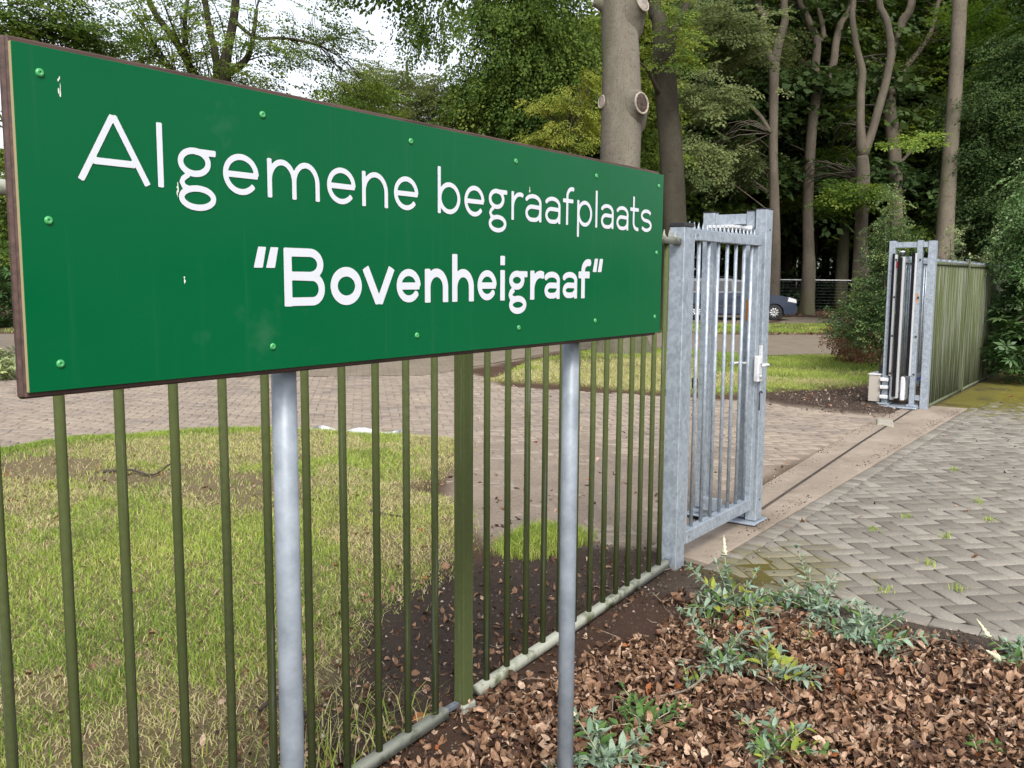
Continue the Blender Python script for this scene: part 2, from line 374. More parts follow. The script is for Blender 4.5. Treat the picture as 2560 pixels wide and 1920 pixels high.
lay(zone(LAWN_C, .4, .8), (.115, .120, .040), base + .02)
lay(zone(LAWN_D, .4, .8), (.115, .120, .040), base + .02)
lay(((GX > 12.0) & (GY > 1.93) & (GY < 2.7)).astype(float), (.070, .058, .034), base - .004 + .02 * nB)
lay(((GX > 12.3) & (GY > 1.9) & (GY < 2.36)) * smooth01((nB + .4 * nA - .38) / .2), (.135, .122, .026), base + .004 + .01 * nC)
STRIPZ = [(4.55, 1.95), (12.4, 1.95), (12.4, 2.66), (9.5, 2.64), (6.6, 2.47), (5.2, 2.45), (4.68, 2.42)]
wLA = zone(LAWN_A, .12, .2)
lay(wLA, (.150, .118, .066), base + .012 + .03 * nA + .02 * nB)
bare = np.exp(-((GY - (9.6 - .52 * GX - .42 * (GX - 3.6) ** 2 * 0)) / .5) ** 2)
wSN = zone(SOIL_NEAR, .16, .35, 2.0)
lay(wSN * (GY > 1.6), (.052, .038, .030), base - .01 + .04 * nB + .02 * nC)
wL = smooth01((2.3 + .25 * (nA - .5) - GY) / .25) * smooth01((STREET_X0 - .28 + .3 * (nA - .5) - GX) / .12)
lay(wL, (.055, .032, .022), base + .02 * nA + .03 * nB)
wE = smooth01((STREET_X0 + .03 - GX) / .06) * (1 - wL) * (GY < 2.0) * (GX > 3.6)
lay(np.clip(wE, 0, 1), (.075, .058, .046), base - .015 + .03 * nC)
H = np.where(poly_dist(GX, GY, STRIPZ) < .03, np.minimum(H, -.02), H)
ZONE = np.concatenate([np.clip(colr, 0, 1), np.ones(GX.shape + (1,))], -1)
nx, ny = GX.shape
ii = (np.arange(nx - 1)[:, None] * ny + np.arange(ny - 1)[None]).ravel()
GF = np.stack([ii, ii + ny, ii + ny + 1, ii + 1], 1)
m = Mt('earth')
z0 = m.attr('zone', 'Color'); n1 = m.noise(28, 5, .65); n2 = m.noise(140, 4, .7)
c = m.mix(m.ramp(n1, [(.3, 0.), (.7, 1.)]), m.mix(.45, z0, (.4, .4, .4), 'MULTIPLY'), z0)
c = m.mix(m.ramp(n2, [(.62, 0.), (.72, .5)]), c, (.30, .25, .19))
c = m.mix(m.ramp(n2, [(.30, .6), (.40, 0.)]), c, (.03, .024, .02))
m.color(c).set(rough=.95, spec=.15); m.bump(m.math('ADD', n1, m.math('MULTIPLY', n2, .5)), .8, .012); M['earth'] = m.m
ground = link('ground', mesh_np('ground', np.stack([GX, GY, H], -1).reshape(-1, 3), GF, True, col=ZONE.reshape(-1, 4)), M['earth'])
tag(ground, 'bare earth and forest floor running from the fence to the wood', kind='structure')
def gh(x, y):
    """height of the built ground"""
    x = np.asarray(x, float); y = np.asarray(y, float)
    i = np.clip(np.searchsorted(gx, x) - 1, 0, len(gx) - 2); j = np.clip(np.searchsorted(gy, y) - 1, 0, len(gy) - 2)
    u = (x - gx[i]) / (gx[i + 1] - gx[i]); v = (y - gy[j]) / (gy[j + 1] - gy[j])
    return (H[i, j] * (1 - u) + H[i + 1, j] * u) * (1 - v) + (H[i, j + 1] * (1 - u) + H[i + 1, j + 1] * u) * v

# ------------------------------------------------------------------ paving
def paver_mat(name, lo, hi, moss, sand, mscale=1.2):
    m = Mt(name)
    t = m.math('FRACT', m.math('ADD', m.attr('tint'), m.rand()))
    n1 = m.noise(1.1 * mscale, 4); n2 = m.noise(90, 4, .7); n3 = m.noise(7, 4, .6)
    c = m.ramp(t, [(0., lo), (.5, tuple((a + b) / 2 for a, b in zip(lo, hi))), (1., hi)])
    c = m.mix(m.ramp(n2, [(.35, .45), (.6, 0.)]), c, tuple(x * .55 for x in lo))
    c = m.mix(m.ramp(n3, [(.5, 0.), (.75, .4)]), c, tuple(x * .7 for x in lo))
    if sand: c = m.mix(m.ramp(m.math('ADD', m.math('MULTIPLY', n1, .7), m.math('MULTIPLY', n3, .4)), [(.42, 0.), (.66, sand)]), c, (.31, .255, .20))
    if moss:
        nm = m.noise(5.5, 6, .7)
        for cx, cy_, rx, ry, k in ((14.4, 1.65, 3.3, 1.0, 1.0), (4.7, 1.65, .80, .5, .45)):
            vs = m.n('ShaderNodeVectorMath', operation='SUBTRACT'); m.l(m.geo.outputs['Position'], vs.inputs[0]); vs.inputs[1].default_value = (cx, cy_, 0)
            vm = m.n('ShaderNodeVectorMath', operation='DIVIDE'); m.l(vs.outputs[0], vm.inputs[0]); vm.inputs[1].default_value = (rx, ry, 1e3)
            ln = m.n('ShaderNodeVectorMath', operation='LENGTH'); m.l(vm.outputs[0], ln.inputs[0])
            f = m.ramp(m.math('ADD', ln.outputs['Value'], m.math('MULTIPLY', m.math('SUBTRACT', nm, .5), 2.6)), [(.45, k), (.80, 0.)])
            c = m.mix(f, c, (.115, .105, .022))
    m.color(c).set(rough=.88, spec=.2); m.bump(m.math('ADD', n2, n3), .35, .004); return m.m
M['paver_street'] = paver_mat('street_clinker', (.165, .149, .126), (.285, .262, .226), True, 0)
M['paver_drive'] = paver_mat('driveway_brick', (.185, .154, .130), (.285, .242, .208), False, .85)

def clip_half(P, n, d):
    """keep points with n.p <= d"""
    out = []
    for i in range(len(P)):
        a, b = P[i], P[(i + 1) % len(P)]; da = n[0] * a[0] + n[1] * a[1] - d; db = n[0] * b[0] + n[1] * b[1] - d
        if da <= 0: out.append(a)
        if (da < 0 < db) or (db < 0 < da):
            t = da / (da - db); out.append((a[0] + t * (b[0] - a[0]), a[1] + t * (b[1] - a[1])))
    return out
def parea(P):
    return .5 * sum(P[i][0] * P[(i + 1) % len(P)][1] - P[(i + 1) % len(P)][0] * P[i][1] for i in range(len(P)))
def inset(P, g):
    n = len(P); out = []
    for i in range(n):
        a, b, c = np.array(P[i - 1]), np.array(P[i]), np.array(P[(i + 1) % n])
        e1 = (b - a) / (np.linalg.norm(b - a) + 1e-9); e2 = (c - b) / (np.linalg.norm(c - b) + 1e-9)
        n1 = np.array([-e1[1], e1[0]]); n2 = np.array([-e2[1], e2[0]])
        k = n1 + n2; k = k / max(.35, (1 + n1 @ n2))
        out.append(tuple(b + g * k))
    return out
def paver_geo(P, z=0., h=.03, ch=.005):
    """convex outline (world or local) -> verts, faces of one chamfered paving brick, top at z"""
    n = len(P); I = inset(P, ch)
    V = [(x, y, z) for x, y in I] + [(x, y, z - ch * .7) for x, y in P] + [(x, y, z - h) for x, y in P]
    F = [list(range(n))]
    for i in range(n):
        j = (i + 1) % n; F.append([n + i, n + j, j, i]); F.append([2 * n + i, 2 * n + j, n + j, n + i])
    return V, F
BW = .105
def herring(x0, x1, y0, y1, ox, oy):
    """outlines of a herringbone at 45 degrees over a rectangle; returns corners (4,2), centre, axis angle"""
    c45 = math.sqrt(.5); out = []
    cx, cy_ = (x0 + x1) / 2, (y0 + y1) / 2; n = int(math.hypot(x1 - x0, y1 - y0) / 2 / BW) + 4
    g = .0036
    for i in range(-n, n):
        for j in range(-n, n):
            k = (i - j) % 4
            if k == 0: a, b, w, h = i, j, 2, 1
            elif k == 3: a, b, w, h = i, j, 1, 2
            else: continue
            mx, my = (a + w / 2) * BW, (b + h / 2) * BW
            wx, wy = cx + ox + (mx - my) * c45, cy_ + oy + (mx + my) * c45
            if wx < x0 - .15 or wx > x1 + .15 or wy < y0 - .15 or wy > y1 + .15: continue
            L = [(-w / 2 * BW + g, -h / 2 * BW + g), (w / 2 * BW - g, -h / 2 * BW + g), (w / 2 * BW - g, h / 2 * BW - g), (-w / 2 * BW + g, h / 2 * BW - g)]
            out.append(([(wx + (p - q) * c45, wy + (p + q) * c45) for p, q in L], (wx, wy), PI / 4 if k == 0 else 3 * PI / 4))
    return out
def depth_uv(x, y, z=0.):
    c = RW.T @ np.array([x, y, z - EYE]); return c[2], (2301 * c[0] / max(c[2], .01) + 1280) / PX, (2301 * c[1] / max(c[2], .01) + 960) / PX
_full = None
def full_paver():
    global _full
    if _full is None:
        g = .0036; V, F = paver_geo([(-BW + g, -BW / 2 + g), (BW - g, -BW / 2 + g), (BW - g, BW / 2 - g), (-BW + g, BW / 2 - g)])
        _full = mesh_np('paver', np.array(V), F)
    return _full
def lay_pavers(parent, mat, items, n_single, level, name='paver', hide=None):
    """items: (outline, centre, angle or None); the nearest in view become objects of their own, the rest one joined part"""
    scored = []
    for k, (P, c, a) in enumerate(items):
        d, u, v = depth_uv(c[0], c[1])
        vis = d > .5 and -20 < u < 2232 and -20 < v < 1690 and not (hide and hide(u, v))
        scored.append((d if vis else 1e6 + d, k))
    scored.sort(); single = {k for s, k in scored[:n_single] if s < 1e5}
    RV, RF, RT = [], [], []; base = 0
    for k, (P, c, a) in enumerate(items):
        z = float(level(c[0], c[1])) + rng.normal(0, .0016); tx, ty = rng.normal(0, .008, 2)
        if k in single:
            if a is not None:
                me = full_paver()
                if not me.materials: me.materials.append(mat)
                o = link(name, me, None, parent); o.location = (c[0], c[1], z); o.rotation_euler = (tx, ty, a)
                o.material_slots[0].link = 'OBJECT'; o.material_slots[0].material = mat
            else:
                V, F = paver_geo([(p[0] - c[0], p[1] - c[1]) for p in P])
                o = link(name, mesh_np(name, np.array(V), F), mat, parent); o.location = (c[0], c[1], z); o.rotation_euler = (tx, ty, 0)
        else:
            V, F = paver_geo(P, 0., .02)
            V = [(x, y, z + q + (y - c[1]) * tx - (x - c[0]) * ty) for x, y, q in V]
            RV += V; RF += [[i + base for i in f] for f in F]; RT += [rng.random()] * len(F); base += len(V)
    if RV:
        o = link(name + '_field', mesh_np(name + '_field', np.array(RV), RF, tint=np.array(RT)), mat, parent); o['kind'] = 'stuff'
        # remember how tint would clash with the object's own random number: nothing to do, it only shifts the range

def sheet(name, poly, z, mat, parent=None):
    me = bpy.data.meshes.new(name); bm = bmesh.new(); bm.faces.new([bm.verts.new((x, y, z)) for x, y in poly]); bmesh.ops.triangulate(bm, faces=bm.faces[:]); bmesh.ops.recalc_face_normals(bm, faces=bm.faces[:])
    for f in bm.faces:
        if f.normal.z < 0: f.normal_flip()
    bm.to_mesh(me); bm.free(); return link(name, me, mat, parent)
def brick_sheet_mat(name, a, b, mortar):
    m = Mt(name); br = m.n('ShaderNodeTexBrick'); br.inputs['Scale'].default_value = 1.0
    br.inputs['Brick Width'].default_value = .21; br.inputs['Row Height'].default_value = .105; br.inputs['Mortar Size'].default_value = .006
    m.l(m.vec(rot=PI / 4), br.inputs['Vector'])
    for k, cc in (('Color1', a), ('Color2', b), ('Mortar', mortar)): br.inputs[k].default_value = (*cc, 1)
    n = m.noise(1.2, 5, .65); n2 = m.noise(40, 4, .7)
    c = m.mix(m.ramp(n, [(.45, 0.), (.7, .8)]), br.outputs[0], (.25, .205, .155)); c = m.mix(m.ramp(n2, [(.35, .4), (.6, 0.)]), c, (.09, .075, .06))
    m.color(c).set(rough=.92, spec=.15); return m.m
M['drive_far'] = brick_sheet_mat('far_paving', (.185, .155, .122), (.25, .21, .168), (.10, .085, .055))
M['street_far'] = brick_sheet_mat('far_clinker', (.17, .155, .14), (.25, .235, .218), (.08, .07, .05))

# street in front of the gate
street = sheet('street_paving', [(17.2, 1.95), (17.2, -1.55), (4.42, -1.55), (4.42, -40), (80, -40), (80, 1.2), (17.6, 1.2)], -.0005, M['street_far'])
tag(street, 'grey clinker paving laid in herringbone in front of the gate', kind='structure')
items = []
xa, yb = STREET_X0 + .108, STREET_Y1 - .108
for P, c, a in herring(4.3, 17.2, -1.6, 2.05, .03, .01):
    ins = all(p[0] > xa + .002 and p[1] < yb - .002 for p in P)
    if ins: items.append((P, c, a)); continue
    Q = clip_half(clip_half(P, (-1, 0), -(xa + .003)), (0, 1), yb - .003)
    if len(Q) >= 3 and abs(parea(Q)) > .0022:
        cc = (sum(p[0] for p in Q) / len(Q), sum(p[1] for p in Q) / len(Q)); items.append((Q, cc, None))
x = xa
while x < 17.1:
    L = .105; items.append(([(x + .002, yb + .003), (x + L - .002, yb + .003), (x + L - .002, STREET_Y1 - .002), (x + .002, STREET_Y1 - .002)], (x + L / 2, yb + .054), None)); x += L
y = STREET_Y1 - .12
while y > -1.5:
    L = .21; items.append(([(STREET_X0, y - L + .002), (xa - .003, y - L + .002), (xa - .003, y - .002), (STREET_X0, y - .002)], (STREET_X0 + .054, y - L / 2), None)); y -= L
moss_level = lambda x, y: -.0
lay_pavers(street, M['paver_street'], items, 300, lambda x, y: .004 * (vnoise(x, y, .8, 2) - .5))

# driveway inside the gate
far_poly = DRIVE
drive = sheet('driveway', [(11.0, 9.6), (17.0, 10.7), (18.6, 8.5), (18.4, 6.7), (20.6, 5.2), (26.6, 7.3), (24.9, 9.4), (22.0, 15.0), (23.5, 20.5), (18.0, 23.6), (13.8, 22.8), (11.2, 25.3), (8.0, 20.0), (6.4, 14.2)], .006, M['drive_far'])
tag(drive, 'sandy brick driveway curving through the gate between the lawns', kind='structure')
tag(sheet('parking_strip', [(33.4, 9.0), (38.0, 9.0), (38.0, 24.0), (28.0, 24.0), (30.9, 12.0)], .005, M['drive_far']), 'paved parking strip under the blue car', kind='structure')
items = []
for P, c, a in herring(2.2, 19.5, 2.45, 17.5, .02, .03):
    if not in_poly(np.array(c[0]), np.array(c[1]), DRIVE): continue
    d, u, v = depth_uv(c[0], c[1])
    if d > 15.5 or u < -150 or u > 2300: continue
    if poly_dist(np.array(c[0]), np.array(c[1]), LAWN_A) < .03 or poly_dist(np.array(c[0]), np.array(c[1]), LAWN_B) < .05: continue
    if c[1] < 2.62 + .0 * c[0] and c[0] > 4.2: continue
    if c[0] < 4.6 and c[1] < 3.4: continue
    items.append((P, c, a))
lay_pavers(drive, M['paver_drive'], items, 300, lambda x, y: gz(x, y) + .006 * (vnoise(x, y, .7, 2) - .5))

# concrete track of the sliding gate
m = Mt('track_concrete'); n1 = m.noise(3, 5, .65); n2 = m.noise(120, 4, .7)
c = m.mix(m.ramp(n1, [(.3, 0.), (.7, 1.)]), (.215, .175, .14), (.38, .32, .26)); c = m.mix(m.ramp(n2, [(.6, 0.), (.7, .5)]), c, (.42, .36, .29)); c = m.mix(m.ramp(n2, [(.32, .5), (.42, 0.)]), c, (.12, .10, .08))
dirt = m.ramp(m.noise(1.5, 6, .7), [(.48, 0.), (.66, .75)]); c = m.mix(dirt, c, (.12, .092, .070)); c = m.mix(m.ramp(m.noise(9, 5, .7), [(.55, 0.), (.7, .4)]), c, (.44, .38, .31))
m.color(c).set(rough=.95, spec=.15); m.bump(m.math('ADD', n2, m.noise(9, 5, .7)), .7, .006); M['concrete'] = m.m
strip = prism('gate_track', [(4.62, 1.993), (12.3, 1.993), (12.3, 2.64), (9.5, 2.62), (6.6, 2.45), (5.2, 2.42), (4.72, 2.40)], 'Z', -.08, .005, M['concrete'], None, .003)
tag(strip, 'sandy concrete track running across the gateway', kind='structure')
rail_pts = [(5.95, 2.19), (9.0, 2.37), (12.05, 2.52)]
V, F = [], []
for (xx, yy) in rail_pts: V += [(xx, yy - .009, .002), (xx, yy - .009, .016), (xx, yy + .004, .016), (xx, yy + .012, .002)]
for i in range(2):
    for k in range(3): F.append([4 * i + k, 4 * i + 4 + k, 4 * i + 5 + k, 4 * i + 1 + k])
F += [[0, 1, 2, 3], [11, 10, 9, 8]]
link('guide_rail', mesh_np('guide_rail', np.array(V), F), M['rust'], strip)
p = GP(1912, 916)
me = box_mesh(-.22, .22, -.10, .10, -.02, .022, .015, 2)
for v in me.vertices: v.co.x += .05 * math.sin(v.co.y * 23); v.co.y += .03 * math.sin(v.co.x * 15)
m = Mt('pale_stone'); m.color(m.ramp(m.noise(20, 4), [(.3, (.24, .22, .18)), (.7, (.36, .33, .27))])).set(rough=.9); M['stone'] = m.m
o = link('stone_slab', me, M['stone']); o.location = (p[0], p[1], .005); o.rotation_euler = (0, 0, .25); tag(o, 'pale flat stone slab lying beside the gate track', 'stone')

# ------------------------------------------------------------------ the sign
SY = 1.330                                    # plane of the sign's face
sign = empty('name_sign', (1.19, 1.43, float(gh(1.19, 1.43))))
tag(sign, 'long green name sign with white lettering on two galvanised posts', 'sign')
def at_world(o, parent):
    """parent o while keeping its world place"""
    o.parent = parent; o.matrix_parent_inverse = Matrix.Translation(parent.location).inverted() if parent.rotation_euler.z == 0 else parent.matrix_basis.inverted(); return o
def wlink(o, parent): return at_world(o, parent)
wlink(box('backing_board', .659, 2.640, SY + .0105, SY + .019, 1.381, 1.889, M['sign_wood'], None, .0025), sign)
wlink(box('backing_frame', .657, 2.637, SY + .0205, SY + .034, 1.379, 1.891, M['sign_wood'], None, .004), sign)
panel = box('panel', .660, 2.650, SY, SY + .0085, 1.390, 1.880, M['sign_edge'], None, .0005)
panel.data.materials.append(M['sign_green'])
for f in panel.data.polygons:
    if f.normal.y < -.4: f.material_index = 1
wlink(panel, sign)
px_posts = [(1.1895, 'L'), (2.2405, 'R')]
for xx, s_ in px_posts:
    top_z = 1.884 if s_ == 'L' else 1.845
    po = cyl('post', (xx, 1.43 - .024, -.35), (xx, 1.43 - .024, top_z), .0242, M['galv_post'], None, 24); wlink(po, sign)
    cap = bpy.data.meshes.new('post_cap'); bm = bmesh.new(); bmesh.ops.create_uvsphere(bm, u_segments=20, v_segments=10, radius=.0265)
    for v in bm.verts: v.co.z = max(v.co.z, -.008) * .8
    bm.to_mesh(cap); bm.free(); cap.polygons.foreach_set('use_smooth', [True] * len(cap.polygons))
    co = link('post_cap', cap, M['galv_post']); co.location = (xx, 1.43 - .024, top_z); wlink(co, sign)
    for zz in (1.47, 1.80):
        wlink(box('clamp', xx - .034, xx + .034, SY + .035, 1.442, zz - .018, zz + .018, M['galv_dark'], None, .004), sign)
def screw_mesh():
    prof = [(.0001, -.0014), (.0013, -.0014), (.0018, -.0030), (.0040, -.0030), (.0058, -.0020), (.0064, 0.)]
    n = 14; V = [(r * math.cos(a), y, r * math.sin(a)) for r, y in prof for a in np.arange(n) * 2 * PI / n]
    F = [[i * n + j, i * n + (j + 1) % n, (i + 1) * n + (j + 1) % n, (i + 1) * n + j] for i in range(len(prof) - 1) for j in range(n)]
    return mesh_np('screw', np.array(V), F, True)
sm = screw_mesh(); sm_g = screw_mesh(); sm_k = screw_mesh()
for xx, zz in [(.698, 1.843), (.700, 1.637), (.707, 1.429), (1.09, 1.841), (1.101, 1.432), (1.477, 1.842), (1.493, 1.434), (1.856, 1.840), (1.873, 1.435), (2.239, 1.840), (2.245, 1.440), (2.617, 1.843), (2.612, 1.639), (2.610, 1.440)]:
    o = link('screw', sm, M['screw']); o.location = (xx, SY - .0002, zz); wlink(o, panel) if False else wlink(o, sign)

# letters: union of strokes turned into one flat outline mesh each
def arc(cx, cy_, rx, ry, a0, a1, n=28):
    t = np.radians(np.linspace(a0, a1, n)); return np.stack([cx + rx * np.cos(t), cy_ + ry * np.sin(t)], 1)
def sd_stroke(X, Y, P, w, closed=False):
    P = np.asarray(P, float); n = len(P)
    best = np.full(X.shape, 1e9)
    segs = n if closed else n - 1
    for i in range(segs):
        a = P[i]; b = P[(i + 1) % n]; e = b - a; L = np.hypot(*e)
        if L < 1e-7: continue
        e = e / L
        t = (X - a[0]) * e[0] + (Y - a[1]) * e[1]; q = np.abs(-(X - a[0]) * e[1] + (Y - a[1]) * e[0])
        dx = np.maximum(np.maximum(-t, t - L), 0); d = np.hypot(q, dx) - w / 2
        if not closed and i == 0: d = np.where(t < 0, np.maximum(q - w / 2, -t), d)
        if not closed and i == segs - 1: d = np.where(t > L, np.maximum(q - w / 2, t - L), d)
        best = np.minimum(best, d)
    return best
def sd_poly(X, Y, P): return poly_dist(X, Y, [tuple(p) for p in P])
def march(d, x0, y0, st):
    """marching squares fill of d < 0 -> verts, faces"""
    nx_, ny_ = d.shape; V = []; F = []; idx = {}
    def vid(key, p):
        if key not in idx: idx[key] = len(V); V.append(p)
        return idx[key]
    inside = d < 0
    for i in range(nx_ - 1):
        for j in range(ny_ - 1):
            c = [(i, j), (i + 1, j), (i + 1, j + 1), (i, j + 1)]; ins = [inside[p] for p in c]
            k = sum(ins)
            if k == 0: continue
            poly = []
            for a in range(4):
                p, q = c[a], c[(a + 1) % 4]
                if ins[a]: poly.append(vid(p, (x0 + p[0] * st, y0 + p[1] * st)))
                if ins[a] != ins[(a + 1) % 4]:
                    pp, qq = (p, q) if p < q else (q, p); t = d[pp] / (d[pp] - d[qq])
                    poly.append(vid((pp, qq), (x0 + (pp[0] + t * (qq[0] - pp[0])) * st, y0 + (pp[1] + t * (qq[1] - pp[1])) * st)))
            if len(poly) >= 3: F.append(poly)
    return V, F
def glyph(ch, w, W_, xh, cap, bold):
    """strokes of a letter of overall width W_ on a baseline at 0"""
    h = w / 2; S = []; r = xh / 2
    ov = .001
    def bowl(cx, cy_, rx, ry): return (arc(cx, cy_, rx - h, ry - h, 0, 360, 49)[:-1], True)
    if ch == 'A':
        pk = W_ / 2
        S += [([(h * 1.02, 0), (pk - h * .1, cap)], 0), ([(W_ - h * 1.02, 0), (pk + h * .1, cap)], 0), ([(W_ * .22, cap * .30), (W_ * .78, cap * .30)], 0)]
    elif ch == 'l': S += [([(h, 0), (h, cap)], 0)]
    elif ch == 'i': S += [([(h, 0), (h, xh)], 0), ([(h, cap * .79), (h, cap)], 0)]
    elif ch == 'e':
        a = arc(W_ / 2, r, W_ / 2 - h, r - h + ov, -38 if not bold else -34, -360, 46)
        S += [(a[::-1] if False else a, 0), ([(h, r * .98), (W_ - h * .6, r * .98)], 0)]
    elif ch in 'nh':
        top = cap if ch == 'h' else xh
        rx = W_ / 2 - h; ry = min(rx * 1.05, xh * .5)
        S += [([(h, 0), (h, top)], 0), (np.vstack([arc(W_ / 2, xh - ry - h, rx, ry + ov, 178, 0, 24), [(W_ - h, 0)]]), 0)]
    elif ch == 'm':
        rx = (W_ - w) / 4; ry = min(rx * 1.15, xh * .5)
        S += [([(h, 0), (h, xh)], 0)]
        for k in (0, 1):
            cx = h + rx + 2 * rx * k; S += [(np.vstack([arc(cx, xh - ry - h, rx, ry + ov, 178, 0, 20), [(cx + rx, 0)]]), 0)]
    elif ch == 'r':
        S += [([(h, 0), (h, xh)], 0), (arc(h + W_ * .62, xh - W_ * .66 - h, W_ * .62, W_ * .66, 178, 66, 16), 0)]
    elif ch in 'bp':
        S += [([(h, 0 if ch == 'b' else -cap * .30), (h, cap if ch == 'b' else xh)], 0), bowl(W_ / 2 + w * .10, r, W_ / 2 - w * .10, r + ov)]
    elif ch == 'a':
        S += [(np.vstack([arc(W_ * .47, xh - r * .62 - h * .2, W_ * .53 - h, r * .62 - h * .8, 158, 0, 22), [(W_ - h, 0)]]), 0)]
        S += [(arc(W_ * .46, xh * .30, W_ * .46 - h, xh * .30 - h + ov, 0, 360, 41)[:-1], True)] if False else [(np.vstack([[(W_ - h, xh * .60 - h)], arc(W_ * .40, xh * .30, W_ * .40 - h, xh * .30 - h + ov, 90, 270, 22), arc(W_ * .56, xh * .36, W_ * .44 - h, xh * .36 - h + ov, 270, 350, 12)]), 0)]
    elif ch == 'f':
        S += [(np.vstack([[(W_ * .36, 0)], [(W_ * .36, cap - W_ * .46)], arc(W_ * .36 + W_ * .40, cap - W_ * .46, W_ * .40, W_ * .46 - h, 180, 68, 14)]), 0), ([(0, xh - h), (W_ * .86, xh - h)], 0)]
    elif ch == 't':
        S += [(np.vstack([[(W_ * .38, cap)], [(W_ * .38, W_ * .44)], arc(W_ * .38 + W_ * .42, W_ * .44, W_ * .42, W_ * .44 - h, 180, 285, 14)]), 0), ([(0, xh - h), (W_ * .92, xh - h)], 0)]
    elif ch == 's':
        q = (xh - w) / 4 + h * .0
        S += [(np.vstack([arc(W_ / 2, xh - h - q, W_ / 2 - h, q, 28, 270, 22)[:-1], arc(W_ / 2, h + q, W_ / 2 - h, q, 90, -152, 22)]), 0)]
    elif ch == 'o': S += [bowl(W_ / 2, r, W_ / 2, r + ov)]
    elif ch == 'v': S += [([(h * 1.08, xh), (W_ / 2 - h * .05, 0)], 0), ([(W_ - h * 1.08, xh), (W_ / 2 + h * .05, 0)], 0)]
    elif ch == 'g':
        bx = W_ * .43
        S += [(arc(bx, xh * .665, bx - h, xh * .335 - h + ov, 0, 360, 41)[:-1], True)]
        S += [([(bx + h * .5, xh - h), (W_, xh - h)], 0)]
        S += [(np.array([(bx * .62, xh * .36), (bx * .30, xh * .26), (bx * .20, xh * .17), (bx * .34, xh * .06), (bx * .8, xh * .01)]), 2)]
        lo = xh * .05; hb = xh * .53
        S += [(arc(W_ * .49, lo - hb / 2 + h * .35, W_ * .49 - h, hb / 2 - h * .45, 0, 360, 41)[:-1], True)]
    elif ch == 'B':
        S += [([(h, 0), (h, cap)], 0)]
        mid = cap * .52; r1 = (cap - mid) / 2; r2 = mid / 2
        t = h * .84
        S += [(np.vstack([[(h, cap - t)], arc(W_ * .90 - r1, cap - r1 - t * .5, r1 - t * .5 + .004, r1 - t * .5, 90, -90, 18), [(h, mid)]]), 3)]
        S += [(np.vstack([[(h, mid)], arc(W_ - r2 - .002, r2 + t * .4, r2 - t + .003, r2 - t * .6, 90, -90, 18), [(h, t)]]), 3)]
    elif ch in '"':
        pass
    return S
def letter(ch, x0, W_, base, w, xh, cap, bold=False):
    st = .0019; pad = .006
    if ch == 'q':
        X, Y = np.meshgrid(np.arange(-.01, W_ + .01, st), np.arange(-.05, .05, st), indexing='ij')
        s = .011; d = np.minimum(sd_poly(X, Y, [(s, 0), (.0285, 0), (.020, -cap), (0, -cap)]), sd_poly(X, Y, [(.0385, 0), (.056, 0), (.0475, -cap), (.0275, -cap)]))
        V, F = march(d, -.01, -.05, st)
    else:
        lo = -.04 if ch in 'gp' else -.004
        X, Y = np.meshgrid(np.arange(-pad, W_ + pad, st), np.arange(lo - .0013, cap + pad, st), indexing='ij'); d = np.full(X.shape, 1e9)
        for P, closed in glyph(ch, w, W_, xh, cap, bold):
            ww = w * (.84 if closed in (2, 3) or ch == 'g' and bold else 1.)
            if bold and ch in 'eag': ww = w * .80
            d = np.minimum(d, sd_stroke(X, Y, P, ww, closed is True))
        if ch not in 'gp': d = np.maximum(d, -(Y + .0015))
        d = np.maximum(d, Y - cap - .0015)
        V, F = march(d, -pad, lo - .0013, st)
    V = np.array([(x0 + p[0], SY - .0012, base + p[1]) for p in V])
    o = link('letter', mesh_np('letter', V, F), M['sign_white'], None)
    wlink(o, sign)
sw, bw = .0102, .0186
L1 = [('A', .746, .120), ('l', .879, .0118), ('g', .916, .073), ('e', 1.003, .075), ('m', 1.097, .123), ('e', 1.239, .075), ('n', 1.332, .074), ('e', 1.424, .075), ('b', 1.563, .078), ('e', 1.656, .074), ('g', 1.747, .072), ('r', 1.838, .050),
      ('a', 1.897, .071), ('a', 1.986, .071), ('f', 2.069, .058), ('p', 2.140, .078), ('l', 2.236, .0118), ('a', 2.267, .070), ('a', 2.355, .070), ('t', 2.436, .056), ('s', 2.503, .070)]
for ch, x0, ww in L1: letter(ch, x0, ww, 1.6995, sw, .0675, .0995)
L2 = [('B', 1.130, .098), ('o', 1.244, .084), ('v', 1.329, .096), ('e', 1.428, .079), ('n', 1.519, .079), ('h', 1.612, .079), ('e', 1.703, .078), ('i', 1.794, .0205), ('g', 1.829, .079), ('r', 1.921, .058), ('a', 1.984, .076), ('a', 2.071, .076), ('f', 2.152, .066)]
for ch, x0, ww in L2: letter(ch, x0, ww, 1.5045, bw, .0725, .1065, True)
letter('q', 1.062, .056, 1.611, bw, .07, .037); letter('q', 2.226, .055, 1.613, bw, .07, .037)
# streaks of bird lime and scratches
def smear(x0, x1, z0, z1, n, seed):
    r = np.random.default_rng(seed); V = []; F = []
    for k in range(n):
        t = r.random(); cx = x0 + (x1 - x0) * r.random(); cz = z0 + (z1 - z0) * t; a = .0004 + .0010 * r.random() ** 2; b = .0012 + .0045 * r.random()
        i = len(V); V += [(cx + a * math.cos(q) * (1 + .3 * r.random()), SY - .0007, cz + b * math.sin(q)) for q in np.arange(8) * PI / 4]; F.append(list(range(i, i + 8))[::1])
    return np.array(V), F
lime = [(.724, .727, 1.815, 1.842, 9, 1), (.913, .916, 1.690, 1.712, 9, 2), (1.913, 1.918, 1.772, 1.782, 6, 3), (.92, .922, 1.545, 1.557, 3, 4)]
VV, FF = [], []; b0 = 0
for a in lime:
    V, F = smear(*a); VV.append(V); FF += [[i + b0 for i in f] for f in F]; b0 += len(V)
